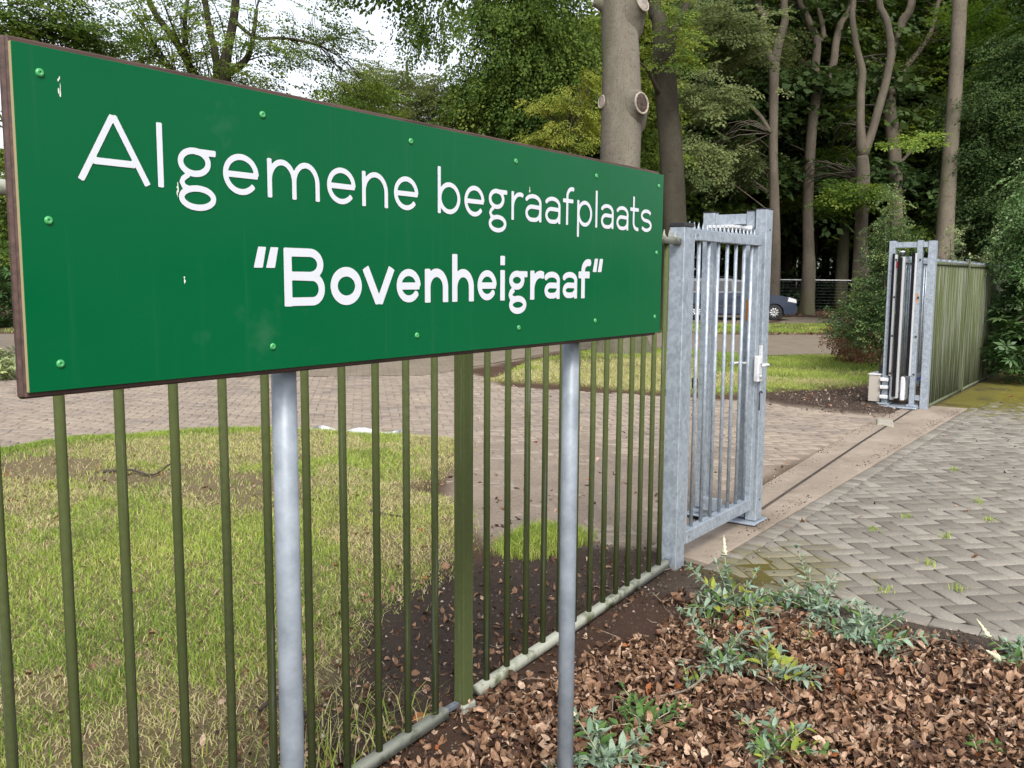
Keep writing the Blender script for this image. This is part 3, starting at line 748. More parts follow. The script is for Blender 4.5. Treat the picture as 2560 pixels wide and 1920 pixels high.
# separate spots keep their own depth so that no two lie in one plane
VV = np.vstack(VV); VV[:, 1] -= np.repeat(np.arange(len(VV) // 8) * 1e-5, 8)
m = Mt('bird_lime'); m.color((.62, .66, .58)).set(rough=.8); o = link('stain', mesh_np('stain', VV, FF), m.m); o['kind'] = 'stuff'; wlink(o, sign)

# ------------------------------------------------------------------ railing fence beside the sign
FY = 2.10
fence = empty('railing_fence', (3.4, FY, 0)); tag(fence, 'algae-green round-bar railing fence standing behind the green sign', 'fence')
BAR_X = [-.09, .06, .21, .36, .51, .66, .81, .958, 1.109, 1.259, 1.410, 1.560, 1.706, 1.855, 2.006, 2.155, 2.301, 2.449, 2.757, 2.892, 3.023, 3.153, 3.280, 3.405, 3.535, 3.660, 3.780, 3.897, 4.011, 4.125, 4.236]
def rail_z(xx): return .010 + .0585 * (xx - 3.45)
bar_me = {}
for xx in BAR_X:
    z0 = rail_z(xx) + .01
    o = cyl('bar', (0, 0, 0), (0, 0, 1.752 - z0), .0126, M['moss_bar'], None, 12) if False else None
    V, F = tube_np([(xx, FY, z0), (xx + rng.normal(0, .0012), FY + rng.normal(0, .001), .9), (xx, FY, 1.745)], [.0126] * 3, 12)
    wlink(link('bar', mesh_np('bar', V, F, True), M['moss_bar']), fence)
def sloped_rail(x0, x1, za, zb, h, d, y, mat, name='bottom_rail'):
    c = .006
    prof = [(-d / 2, -h / 2), (d / 2, -h / 2), (d / 2, h / 2 - c), (d / 2 - c, h / 2), (-d / 2 + c, h / 2), (-d / 2, h / 2 - c)]
    V = [(x0, y + p, za + q) for p, q in prof] + [(x1, y + p, zb + q) for p, q in prof]
    F = [[i, (i + 1) % 6, 6 + (i + 1) % 6, 6 + i] for i in range(6)] + [list(range(6))[::-1], list(range(6, 12))]
    return link(name, mesh_np(name, np.array(V), F), mat)
wlink(sloped_rail(2.695, 4.325, rail_z(2.695), rail_z(4.325), .036, .042, FY, M['moss_rail']), fence)
wlink(sloped_rail(-.2, 2.50, rail_z(-.2), rail_z(2.50), .036, .042, FY, M['moss_rail']), fence)
wlink(sloped_rail(2.66, 4.355, 1.748, 1.748, .032, .045, FY, M['moss_rail'], 'top_rail'), fence)
wlink(sloped_rail(-.2, 2.56, 1.748, 1.748, .032, .045, FY, M['moss_rail'], 'top_rail'), fence)
def tooth_mesh(h=.042, w=.050, t=.0025):
    pts = [(0, 0), (w, 0)] + [(w * (1 - .05) - w * .62 * (s ** .55), h * s) for s in (.25, .5, .75, 1.)] + [(w * .22 - .001 + w * .06 * (1 - s), h * s) for s in (.8, .55, .3, .12)]
    pts = [(0, 0), (w, 0), (w * .80, h * .10), (w * .58, h * .30), (w * .42, h * .60), (w * .36, h * 1.0), (w * .22, h * .70), (w * .08, h * .35)]
    n = len(pts); V = [(x, -t, z) for x, z in pts] + [(x, t, z) for x, z in pts]
    F = [list(range(n)), list(range(n, 2 * n))[::-1]] + [[i, n + i, n + (i + 1) % n, (i + 1) % n] for i in range(n)]
    return mesh_np('spike', np.array(V), F)
tm = tooth_mesh(); tm_b = tooth_mesh(.038, .048)
for x0, x1 in ((-.15, 2.52), (2.70, 4.33)):
    for xx in np.arange(x0, x1, .062):
        o = link('spike', tm_b, M['moss_rail']); o.location = (xx, FY, 1.7635); wlink(o, fence)
zb = float(gh(2.6, FY)) - .1
wlink(box('fence_post', 2.582, 2.640, FY - .026, FY + .022, zb, 1.80, M['moss_bar'], None, .003), fence)
wlink(box('post_foot', 2.574, 2.648, FY - .034, FY + .030, zb - .02, float(gh(2.6, FY)) + .030, M['moss_rail'], None, .004), fence)
wlink(box('bracket', 2.504, 2.575, FY - .012, FY + .012, rail_z(2.53) - .008, rail_z(2.53) + .010, M['galv_dark'], None, .002), fence)
wlink(box('bracket', 4.328, 4.352, FY - .016, FY + .016, rail_z(4.34) + .004, rail_z(4.34) + .026, M['galv_dark'], None, .002), fence)

# ------------------------------------------------------------------ pedestrian gate
gate = empty('pedestrian_gate', (4.4, 2.1, 0)); tag(gate, 'galvanised steel pedestrian gate closed beside the railing fence', 'gate')
GYc = 2.12
def gb(name, *a, mat='galv', bev=.003, parent=gate): return wlink(box(name, *a, M[mat], None, bev), parent)
gb('gate_post', 4.358, 4.462, 2.062, 2.146, -.25, 1.822)
gb('post_cap', 4.354, 4.466, 2.058, 2.150, 1.8225, 1.843, mat='black')
gb('hinge_stile', 4.4655, 4.489, 2.085, 2.140, .105, 1.815)
gb('stile', 4.492, 4.535, 2.085, 2.135, .12, 1.814)
gb('top_rail', 4.5365, 5.490, 2.083, 2.137, 1.760, 1.818)
gb('bottom_rail', 4.5365, 5.452, 2.083, 2.137, .118, .190)
gb('lock_stile', 5.4535, 5.510, 2.086, 2.134, .118, 1.759)
for xx in (4.642, 4.770, 4.898, 5.026, 5.154, 5.280, 5.398):
    wlink(cyl('bar', (xx, 2.11, .185), (xx, 2.11, 1.765), .0105, M['galv'], None, 12), gate)
for xx in np.arange(4.50, 5.47, .0575):
    o = link('spike', tm, M['galv']); o.location = (xx, 2.11, 1.8165); wlink(o, gate)
for zz in (1.79, .155):
    o = link('screw', sm_g, M['galv_dark']); o.location = (4.56, 2.0825, zz); o.scale = (1.2, 1, 1.2); wlink(o, gate)
lk = gb('lock_case', 5.425, 5.490, 2.050, 2.083, .930, 1.090, mat='zinc', bev=.006)
wlink(cyl('lock_cylinder', (5.455, 2.040, .965), (5.455, 2.052, .965), .013, M['alu'], None, 14), gate)
wlink(tube('handle', [(5.462, 2.048, 1.040), (5.462, 2.005, 1.040), (5.445, 1.995, 1.040), (5.37, 1.995, 1.043), (5.345, 1.998, 1.040)], [.008] * 5, M['zinc'], None, 10), gate)
wlink(tube('handle', [(5.462, 2.140, 1.040), (5.462, 2.190, 1.040), (5.44, 2.20, 1.040), (5.35, 2.20, 1.042)], [.008] * 4, M['zinc'], None, 10), gate)
wlink(tube('latch', [(5.448, 2.046, .865), (5.448, 2.046, .760), (5.448, 2.046, .755)], [.0045] * 3, M['black'], None, 8), gate)
wlink(tube('latch', [(5.425, 2.040, .862), (5.44, 2.040, .872), (5.456, 2.040, .872), (5.471, 2.040, .862)], [.005] * 4, M['black'], None, 8), gate)

# ------------------------------------------------------------------ catch portal of the sliding gate (gate side)
pn = empty('catch_portal', (5.6, 2.25, 0)); tag(pn, 'galvanised catch portal with a top beam closing off the pedestrian gate', 'gate frame')
def nb(name, *a, mat='galv', bev=.003): return wlink(box(name, *a, M[mat], None, bev), pn)
nb('upright', 5.540, 5.645, 2.078, 2.148, .030, 1.985)
nb('upright', 5.560, 5.630, 2.160, 2.215, .036, 1.976)
nb('upright', 5.560, 5.630, 2.428, 2.505, .060, 1.976)
for a in ((5.538, 5.647, 2.076, 2.150, 1.9855), (5.558, 5.632, 2.158, 2.217, 1.9765), (5.558, 5.632, 2.426, 2.507, 1.9765)):
    nb('upright_cap', *a, a[-1] + .006, mat='black', bev=.001)
nb('top_beam', 5.565, 5.625, 2.2165, 2.4265, 1.898, 1.962)
nb('guide_plate', 5.40, 5.66, 2.235, 2.40, 1.868, 1.8885, mat='zinc')
wlink(cyl('guide_roller', (5.52, 2.160, 1.868), (5.52, 2.225, 1.868), .018, M['alu'], None, 14), pn)
nb('base_plate', 5.48, 5.70, 2.06, 2.545, .012, .026, bev=.004)
nb('catch_block', 5.46, 5.66, 2.23, 2.41, .0265, .075, bev=.008)
nb('catch_plate', 5.43, 5.445, 2.26, 2.40, .076, .165, bev=.004)
nb('foot_flange', 5.53, 5.66, 2.42, 2.53, .027, .045, bev=.003)
nb('keep_plate', 5.523, 5.5385, 2.070, 2.092, .925, 1.150, mat='zinc')
nb('sticker', 5.5585, 5.5595, 2.176, 2.200, 1.300, 1.430, mat='orange', bev=0)
nb('rubber_stop', 5.545, 5.559, 2.506, 2.545, .845, .915, mat='black')
for zz in (.16, 1.86):
    o = link('screw', sm_k, M['black']); o.location = (5.60, 2.0775, zz); wlink(o, pn)

# ------------------------------------------------------------------ guide portal and sliding gate (far side)
pf = empty('guide_portal', (12.0, 2.6, 0)); tag(pf, 'galvanised three-post guide portal with black rubber strips beside the green railing', 'gate frame')
def fb(name, *a, mat='galv', bev=.003, parent=pf): return wlink(box(name, *a, M[mat], None, bev), parent)
fb('upright', 11.86, 11.95, 2.830, 2.900, .04, 2.030)
fb('upright', 11.86, 11.95, 2.520, 2.580, .02, 2.032)
fb('upright', 11.86, 11.96, 2.370, 2.455, -.06, 2.026)
for a in ((11.858, 11.952, 2.828, 2.902, 2.0305), (11.858, 11.952, 2.518, 2.582, 2.0325), (11.858, 11.962, 2.368, 2.457, 2.0265)): fb('upright_cap', *a, a[-1] + .006, mat='black', bev=.001)
fb('top_beam', 11.87, 11.94, 2.5815, 2.8285, 1.945, 2.012)
fb('top_beam', 11.87, 11.94, 2.4565, 2.5185, 1.948, 2.012)
fb('low_beam', 11.87, 11.93, 2.4565, 2.5185, .105, .165)
fb('rubber_strip', 11.825, 11.858, 2.822, 2.848, .39, 1.875, mat='rubber')
fb('strip_profile', 11.826, 11.858, 2.790, 2.820, .385, 1.860, mat='alu')
fb('rubber_strip', 11.825, 11.858, 2.592, 2.626, .40, 1.880, mat='rubber')
fb('strip_profile', 11.826, 11.858, 2.570, 2.590, .40, 1.878, mat='alu')
fb('base_plate', 11.70, 12.05, 2.46, 2.97, .010, .028, bev=.006)
fb('foot_flange', 11.80, 12.0, 2.80, 2.94, .0285, .050, bev=.004)
fb('foot_flange', 11.80, 12.0, 2.47, 2.60, .0285, .050, bev=.004)
for zz in (.125, .245, .34): fb('roller_bracket', 11.80, 11.858, 2.815, 2.912, zz - .022, zz + .022, mat='zinc', bev=.006)
fb('sticker', 11.8585, 11.8595, 2.538, 2.553, 1.290, 1.400, mat='orange', bev=0)
for zz in (.42, .88, 1.35, 1.80):
    fb('strip_clip', 11.845, 11.8585, 2.527, 2.546, zz - .011, zz + .011, mat='black', bev=.001); fb('strip_clip', 11.815, 11.8255, 2.792, 2.812, zz - .011, zz + .011, mat='black', bev=.001)
cab = empty('control_cabinet', (11.95, 3.0, 0)); tag(cab, 'small beige control cabinet standing on the soil behind the guide portal', 'cabinet')
fb('body', 11.84, 12.20, 2.918, 3.055, .055, .385, mat='beige', bev=.006, parent=cab)
fb('lid', 11.83, 12.21, 2.910, 3.062, .386, .400, mat='zinc', bev=.004, parent=cab)
fb('foot', 11.90, 12.14, 2.94, 3.03, -.05, .054, mat='galv_dark', parent=cab)
fb('junction_box', 11.93, 12.02, 2.91, 2.965, .4005, .50, mat='black', parent=cab)
sl = empty('sliding_gate', (15.0, 2.73, 0)); tag(sl, 'galvanised sliding gate pushed open behind the green railing', 'gate')
def sb(name, *a, mat='galv', bev=.003): return wlink(box(name, *a, M[mat], None, bev), sl)
sb('front_stile', 11.80, 11.86, 2.700, 2.742, .12, 1.835, mat='alu')
sb('rubber_strip', 11.765, 11.7985, 2.722, 2.762, .14, 1.830, mat='rubber')
sb('bottom_beam', 11.865, 18.4, 2.685, 2.755, .20, .335, mat='galv_dark', bev=.006)
sb('stripe', 11.90, 18.0, 2.683, 2.6845, .255, .295, mat='blue', bev=0)
sb('top_rail', 11.865, 18.4, 2.698, 2.742, 1.765, 1.810)
sb('roller_carriage', 11.84, 12.05, 2.632, 2.684, .09, .385, mat='zinc', bev=.012)
sb('roller_carriage', 11.84, 12.05, 2.758, 2.808, .09, .385, mat='zinc', bev=.012)
sb('end_stop', 12.10, 12.17, 2.44, 2.52, .255, .33, mat='black')
V, F = tube_np([(0, 0, 0), (0, 0, .7), (0, 0, 1.42)], [.011] * 3, 8); bme = mesh_np('bar', V, F, True)
for xx in np.arange(11.98, 18.3, .125):
    o = link('bar', bme, M['galv']); o.location = (xx, 2.72, .34); wlink(o, sl)
for xx in np.arange(11.9, 18.3, .06):
    o = link('spike', tm, M['galv']); o.location = (xx, 2.72, 1.8095); wlink(o, sl)
lamp = cyl('signal_lamp', (11.84, 2.742, 1.836), (11.84, 2.742, 1.885), .026, M['black'], None, 16); wlink(lamp, sl)
wlink(cyl('lamp_cover', (11.84, 2.742, 1.8855), (11.84, 2.742, 1.905), .034, M['alu'], None, 16), sl)
wlink(box('reflector', 11.80, 11.808, 2.775, 2.795, 1.70, 1.78, M['red'], None, .001), pf)

# ------------------------------------------------------------------ green railing along the street
ff = empty('railing_fence', (14.5, 2.40, 0)); tag(ff, 'mossy green round-bar railing fence receding past the sliding gate to the rhododendron', 'fence')
FF = 2.40
tm_f = tooth_mesh(.038, .048)
V, F = tube_np([(0, 0, 0), (0, 0, .85), (0, 0, 1.71)], [.0138] * 3, 8); bme2 = mesh_np('bar', V, F, True)
posts = [14.12, 16.10, 17.9]
for xx in np.arange(12.08, 19.9, .105):
    if min(abs(xx - q) for q in posts) < .045: continue
    o = link('bar', bme2, M['moss_far']); o.location = (xx, FF, .035); wlink(o, ff)
edges = [12.0] + posts + [19.95]
for a, b in zip(edges[:-1], edges[1:]):
    wlink(sloped_rail(a + .04, b - .035, 1.762, 1.762, .034, .045, FF, M['moss_far'], 'top_rail'), ff); wlink(sloped_rail(a + .04, b - .035, .030, .030, .034, .045, FF, M['moss_far']), ff)
    for xx in np.arange(a + .05, b - .06, .062):
        o = link('spike', tm_f, M['galv_dark']); o.location = (xx, FF, 1.7785); wlink(o, ff)
for q in posts: wlink(box('fence_post', q - .03, q + .03, FF - .03, FF + .025, -.1, 1.835, M['moss_far'], None, .003), ff); wlink(box('post_cap', q - .034, q + .034, FF - .034, FF + .029, 1.8355, 1.845, M['galv_dark'], None, .002), ff)

# ------------------------------------------------------------------ grass, litter and low plants
def blades(x, y, z, h, w, lean, seg=2):
    """numpy grass blades: quad + triangle (seg 2) or one triangle (seg 1)"""
    n = len(x); a = rng.random(n) * 2 * PI; b = rng.random(n) * 2 * PI
    sx, sy = np.cos(a) * w / 2, np.sin(a) * w / 2; lx, ly = np.cos(b) * lean * h, np.sin(b) * lean * h
    up = h * np.sqrt(np.clip(1 - np.clip(lean, 0, .95) ** 2, .08, 1))
    B = np.stack([x, y, z - .01], 1); S = np.stack([sx, sy, 0 * sx], 1)
    T = np.stack([x + lx, y + ly, z + up], 1)
    if seg == 1:
        V = np.stack([B - S, B + S, T], 1).reshape(-1, 3); F = np.arange(3 * n).reshape(n, 3); return V, F
    Mm = np.stack([x + lx * .32, y + ly * .32, z + up * .62], 1)
    V = np.stack([B - S, B + S, Mm + S * .8, Mm - S * .8, T], 1).reshape(-1, 3); k = np.arange(n)[:, None] * 5
    F = np.concatenate([k + np.array([[0, 1, 2]]), k + np.array([[0, 2, 3]]), k + np.array([[3, 2, 4]])], 1).reshape(-1, 3); return V, F
def grassmat(name, a, b, c_, dry):
    m = Mt(name); t = m.attr('tint'); c = m.ramp(t, [(0., a), (.32, b), (.62, c_), (.72, tuple((p + q) / 2 for p, q in zip(c_, dry))), (.85, dry), (1., tuple(x * .62 for x in dry))])
    m.color(c).set(rough=.6, spec=.25); m.translucent(c, .3); return m.m
M['grass'] = grassmat('lawn_grass', (.085, .160, .022), (.225, .330, .050), (.42, .47, .105), (.56, .48, .27))
def lawn(name, poly, n, hmin, hmax, w, dens, dryf, label, seg=2, box_=None, lean=(.3, .93), parent=None):
    xs = [p[0] for p in poly]; ys = [p[1] for p in poly]; b = box_ or (min(xs), max(xs), min(ys), max(ys))
    x = rng.uniform(b[0], b[1], n); y = rng.uniform(b[2], b[3], n)
    d = poly_dist(x, y, poly) + .22 * (vnoise(x, y, 1.3, 3) - .5) + rng.normal(0, .05, n)
    keep = (d < 0) & (rng.random(n) < dens(x, y)); x, y, d = x[keep], y[keep], d[keep]; n = len(x)
    z = gh(x, y); tall = vnoise(x + 3, y - 8, 2.6, 2)
    h = (hmin + (hmax - hmin) * np.clip(rng.random(n) * .6 + tall * .6 - .1, 0, 1)) * (1 - .3 * smooth01((d + .15) / .15))
    dry = dryf(x, y); t = np.where(rng.random(n) < dry, rng.uniform(.68, 1., n), np.clip(.02 + .62 * vnoise(x - 4, y + 9, 1.1, 3) + rng.normal(.03, .13, n), 0, .62))
    ln = np.where(t > .66, rng.uniform(.6, .97, n), rng.uniform(lean[0], lean[1], n))
    V, F = blades(x, y, z, h, np.full(n, w) * rng.uniform(.7, 1.3, n), ln, seg)
    o = link(name, mesh_np(name, V, F, tint=np.repeat(t, 3 if seg == 2 else 1)), M['grass']); tag(o, label, 'grass', kind='stuff'); return o
BARE = [(3.2, 8.0), (3.62, 7.7), (3.75, 7.2), (3.79, 6.74), (3.91, 6.31), (4.17, 5.95), (4.23, 5.39), (4.02, 4.99)]
def bare_f(x, y):
    d = np.full(np.shape(x), 9.)
    for (ax, ay), (bx, by) in zip(BARE[:-1], BARE[1:]):
        ex, ey = bx - ax, by - ay; t = np.clip(((x - ax) * ex + (y - ay) * ey) / (ex * ex + ey * ey), 0, 1); d = np.minimum(d, np.hypot(x - ax - t * ex, y - ay - t * ey))
    return smooth01(1.25 - d / .42)
def patch(x, y):
    """1 where the turf is thin and scorched"""
    n = .6 * vnoise(x + 7, y + 1, 1.1, 3) + .4 * vnoise(x - 5, y + 2, 3.4, 3); return smooth01((n - .47) / .10)
def rimf(x, y): return smooth01((y - (7.75 - .52 * np.clip(x - 4.3, 0, 2.4) ** 1.25)) / .5)
def densA(x, y):
    near = smooth01((3.5 - y) / .9); nf = vnoise(x - 5, y + 2, 6., 2)
    return np.clip(1.1 - .92 * bare_f(x, y) * (.6 + .6 * nf) * (1 - rimf(x, y)) - .62 * patch(x, y) * (1 - .8 * rimf(x, y)) - .6 * near * patch(x + 3, y), .05, 1)
def dryA(x, y):
    fringe = smooth01((poly_dist(x, y, LAWN_A) + .9) / .8) * (y < 5)
    return np.clip(.10 + .62 * patch(x, y) + .35 * bare_f(x, y) + .30 * fringe - .7 * rimf(x, y), .03, .85)
lawn('lawn_grass', LAWN_A, 275000, .016, .062, .0044, densA, dryA, 'patchy green lawn with dry yellow spots behind the railing', 2, (.2, 6.8, 2.15, 8.9))
# matted short thatch under the lawn
n = 190000; x = rng.uniform(.2, 6.8, n); y = rng.uniform(2.15, 8.9, n); k = poly_dist(x, y, LAWN_A) + .25 * (vnoise(x, y, 1.3, 3) - .5) + rng.normal(0, .07, n) < 0; k &= rng.random(n) < np.clip(1.05 - .95 * bare_f(x, y) - .35 * patch(x + .4, y), .1, 1); x, y = x[k], y[k]; n = len(x)
t = np.where(rng.random(n) < np.clip(.45 + .55 * dryA(x, y) - .5 * rimf(x, y), 0, .95), rng.uniform(.66, 1., n), rng.uniform(.1, .6, n)); V, F = blades(x, y, gh(x, y) + .008, rng.uniform(.02, .05, n), rng.uniform(.003, .006, n), rng.uniform(.86, .99, n), 1)
tag(link('lawn_thatch', mesh_np('lawn_thatch', V, F, tint=t), M['grass']), 'matted dry thatch of the patchy lawn behind the railing', 'grass', kind='stuff')
TUFT = [(4.05, 2.80), (4.25, 2.68), (4.65, 2.80), (4.75, 3.0), (4.5, 3.16), (4.2, 3.1)]
lawn('grass_tuft', TUFT, 6500, .05, .13, .0045, lambda x, y: np.clip(.9 - 1.6 * (vnoise(x, y, 4, 2) - .45), .1, 1), lambda x, y: .08 + 0 * x, 'low bright grass tuft growing in the soil beside the fence bars', 2)
dB = lambda x, y: np.clip(1.2 - 1.0 * smooth01((vnoise(x, y, .9, 3) - .48) / .16), .12, 1)
yB = lambda x, y: np.clip(.15 + .75 * smooth01((vnoise(x + 6, y, .5, 3) - .45) / .15), .05, .85)
lawn('far_lawn_grass', LAWN_B, 190000, .035, .085, .0085, dB, yB, 'sparse lawn around the foot of the big beech trunk', 1)
lawn('far_lawn_grass', LAWN_C, 70000, .05, .10, .016, dB, lambda x, y: .12 + 0 * x, 'bright grass strip between the driveway and the blue car', 1)
lawn('far_lawn_grass', LAWN_D, 30000, .05, .10, .02, dB, lambda x, y: .3 + 0 * x, 'distant mossy grass verge behind the driveway', 1)
# a few tall blades among the litter on the fence line
n = 900; x = rng.uniform(.4, 2.5, n); y = 2.1 + np.abs(rng.normal(0, .28, n)); V, F = blades(x, y, gh(x, y), rng.uniform(.06, .22, n), np.full(n, .004), rng.uniform(.2, .9, n))
tag(link('tall_grass', mesh_np('tall_grass', V, F, tint=np.repeat(rng.choice([.2, .35, .5, .8, .9], n), 3)), M['grass']), 'loose tall grass blades along the bottom rail', 'grass', kind='stuff')
# weeds in the street joints
def jw(n, cx, cy_, sx, sy):
    x = rng.normal(cx, sx, n); y = rng.normal(cy_, sy, n); return x, y
xs, ys = zip(*[jw(40, a, b, .03, .02) for a, b in [(6.35, 1.35), (6.0, 1.05), (5.35, 1.0), (7.1, 1.05), (5.9, 1.45), (5.0, .8), (4.75, 1.1), (6.6, .9), (8.2, 1.4)]])
x = np.concatenate(xs); y = np.concatenate(ys); V, F = blades(x, y, 0 * x, rng.uniform(.015, .05, len(x)), np.full(len(x), .004), rng.uniform(.3, .9, len(x)))
tag(link('joint_weeds', mesh_np('joint_weeds', V, F, tint=np.repeat(rng.uniform(.2, .6, len(x)), 3)), M['grass']), 'tiny weeds sprouting from the joints of the street paving', 'weeds', kind='stuff')

# curled beech leaves
def curled(x, y, z, L, tilt=.6):
    n = len(x); us = np.array([0., .3, .7, 1.]); wid = np.array([.08, .62, .52, .04]); vs = np.array([-1., 0., 1.])
    curl = np.where(rng.random(n) < .7, rng.choice([-1, 1], n) * rng.uniform(1.2, 3.6, n), rng.normal(0, .8, n)); bend = rng.normal(0, 1.1, n); wf = rng.uniform(.8, 1.25, n)
    U = (us[None, :, None] - .5) * np.ones((n, 1, 3)); Wd = wid[None, :, None] * vs[None, None] * wf[:, None, None] * .5
    ang = Wd * 2.0 * curl[:, None, None]; r = 1. / np.where(np.abs(curl) < .08, .08, curl)[:, None, None] / 2.0
    Y = np.sin(ang) * r; Zc = (1 - np.cos(ang)) * r
    ab = U * bend[:, None, None]; X = U * np.cos(ab * .6); Zb = U * np.sin(ab)
    edge = rng.normal(0, .04, (n, 4, 3))
    P = np.stack([X, Y, Zc + Zb + edge], -1).reshape(n, 12, 3) * L[:, None, None]
    yaw = rng.random(n) * 2 * PI; t1 = rng.normal(0, tilt, n); t2 = rng.normal(0, tilt, n) + np.where(rng.random(n) < .4, PI, 0)
    def rot(P, a, i, j):
        c, s = np.cos(a)[:, None], np.sin(a)[:, None]; Q = P.copy(); Q[..., i] = c * P[..., i] - s * P[..., j]; Q[..., j] = s * P[..., i] + c * P[..., j]; return Q
    P = rot(P, t2, 1, 2); P = rot(P, t1, 0, 2); P = rot(P, yaw, 0, 1)
    P = P + np.stack([x, y, z - P[..., 2].min(1) * .55], 1)[:, None]
    f = np.array([[i * 3 + j, i * 3 + 3 + j, i * 3 + 4 + j, i * 3 + 1 + j] for i in range(3) for j in range(2)])
    F = (np.arange(n)[:, None, None] * 12 + f[None]).reshape(-1, 4); return P.reshape(-1, 3), F
m = Mt('dead_leaves'); t = m.attr('tint'); n1 = m.noise(120, 3)
c = m.ramp(t, [(0., (.030, .016, .011)), (.2, (.085, .042, .024)), (.42, (.20, .108, .060)), (.68, (.34, .205, .125)), (.92, (.55, .40, .29)), (1., (.33, .11, .035))])
c = m.mix(m.ramp(n1, [(.35, .45), (.6, 0.)]), c, (.045, .026, .018)); m.color(c).set(rough=.6, spec=.3); m.translucent(c, .12); M['litter'] = m.m
def litter(name, x, y, L, label, zlift=.03, dark=0., tilt=.6):
    n = len(x); z = gh(x, y) + rng.random(n) ** 1.5 * zlift
    V, F = curled(x, y, z, L, tilt); t = np.clip(np.where(rng.random(n) < .015, 1., rng.beta(1.35, 1.2, n) * .97) - dark, 0, 1)
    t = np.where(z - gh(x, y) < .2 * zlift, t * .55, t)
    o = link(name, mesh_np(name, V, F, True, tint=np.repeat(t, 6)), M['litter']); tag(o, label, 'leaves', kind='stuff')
n = 62000; x = rng.uniform(1.2, 4.5, n); y = rng.uniform(-.75, 2.25, n)
edge = smooth01((4.26 + .35 * (vnoise(x, y, 2., 3) - .5) - .12 * smooth01((y - 1.0)) - x) / .22) * smooth01((2.17 + .2 * (vnoise(x, y, 3, 2) - .5) - y) / .12)
hole = smooth01((y - 1.88) / .12) * .8 + smooth01((vnoise(x + 3, y, 2.6, 3) - .60) / .1) * .5 + smooth01((y - (1.35 + .30 * (4.4 - x))) / .3) * .72 * (x > 2.9)
dist = np.hypot(x * .806 + y * .581, .8)
keep = rng.random(n) < np.clip(edge * (1 - hole), .0, 1) * np.clip(1.05 - .0 * dist, 0, 1); x, y = x[keep], y[keep]
litter('fallen_leaves', x, y, (.018 + .036 * rng.random(len(x)) ** 1.3) * (1 + .12 * rng.standard_normal(len(x))), 'deep brown carpet of curled dead leaves between fence and street', .035)
n = 2600; x = rng.uniform(.6, 4.4, n); y = 2.0 + np.abs(rng.normal(0, .45, n)); keep = rng.random(n) < np.clip(1.05 - .30 * np.clip(x - .8, 0, 9) + .1, .12, 1); x, y = x[keep], y[keep]
litter('scattered_leaves', x, y, rng.uniform(.02, .05, len(x)), 'loose dead leaves scattered over the soil behind the bars', .008)
X = []; 
for cx, cy_, sx, sy, k in [(3.4, 6.9, .6, .8, 110), (4.5, 5.6, .9, .8, 90), (3.0, 3.6, .9, .7, 220), (5.5, 3.4, .7, .5, 50), (7, 1.2, 1.6, .6, 34), (9.5, 1.4, 1.8, .5, 20), (13.8, 1.6, 1.4, .4, 16), (12.4, 3.6, .9, .5, 120), (14.5, 6.0, 1.6, 1.4, 160), (16.5, 8.4, 1., .5, 90), (8.5, 4.5, 1.6, 1.2, 40), (9, 2.4, 1.8, .12, 16), (17.3, 2.0, .7, .5, 300), (16, 3.2, 1.5, .3, 300)]:
    X.append(np.stack([rng.normal(cx, sx, k), rng.normal(cy_, sy, k)], 1))
X = np.vstack(X); litter('stray_leaves', X[:, 0], X[:, 1], rng.uniform(.025, .06, len(X)), 'single dead leaves blown over lawn, driveway and street', .004, -.12, .35)
# fallen leaves and twigs of the wood floor in the distance
n = 5000; d_ = rng.uniform(24, 50, n); u_x = rng.uniform(1300, 2300, n); P = np.array([WG(a, b) for a, b in zip(u_x, d_)]); keep = ~in_poly(P[:, 0], P[:, 1], DRIVE) & ~in_poly(P[:, 0], P[:, 1], LAWN_C) & ~((P[:, 0] > 28) & (P[:, 0] < 38) & (P[:, 1] > 8)); P = P[keep]
litter('forest_litter', P[:, 0], P[:, 1], rng.uniform(.08, .16, len(P)), 'reddish brown leaf litter on the floor of the beech wood', .01, .05, .35)

def stick(pts, r, label, mat):
    P = []
    for px, py, lift in pts: q = GP(px, py); P.append((q[0], q[1], float(gh(q[0], q[1])) + lift))
    S = spline(np.array(P), 14); R = np.linspace(r, r * .45, 14) * (1 + .15 * rng.standard_normal(14)); o = tube('stick', S - S[0], R, mat, None, 7); o.location = S[0]; tag(o, label, 'stick')
m = Mt('twig'); m.color(m.ramp(m.noise(40, 4), [(.3, (.10, .075, .055)), (.7, (.25, .20, .15))])).set(rough=.9); M['twig'] = m.m
m = Mt('twig_dark'); m.color(m.ramp(m.noise(40, 4), [(.3, (.022, .017, .013)), (.7, (.06, .045, .035))])).set(rough=.9); M['twig_dark'] = m.m
stick([(1545, 1440, .03), (1530, 1480, .04), (1495, 1515, .035), (1440, 1530, .03), (1380, 1528, .02)], .008, 'bent brown branch lying on the dead leaves between the sign post and the bushes', M['twig'])
stick([(1420, 1448, .03), (1500, 1457, .035), (1570, 1470, .03), (1650, 1500, .04), (1690, 1530, .03), (1730, 1550, .015)], .005, 'long thin pale twig winding over the dead leaves', M['twig'])
stick([(225, 1030, .01), (280, 1032, .03), (330, 1040, .02), (372, 1020, .05)], .011, 'dark broken branch lying on the lawn behind the bars', M['twig_dark'])
stick([(800, 1120, .01), (840, 1128, .012), (885, 1133, .01)], .009, 'short dark stick on the lawn beside the soil patch', M['twig_dark'])
stick([(1530, 1100, .01), (1540, 1120, .02), (1552, 1140, .01)], .004, 'thin twig lying on the sandy driveway by the gate', M['twig_dark']) if False else None
stick([(1960, 1390, .02), (2030, 1412, .02), (2110, 1428, .015), (2150, 1424, .01)], .006, 'thin brown twig along the soil edge of the street', M['twig'])
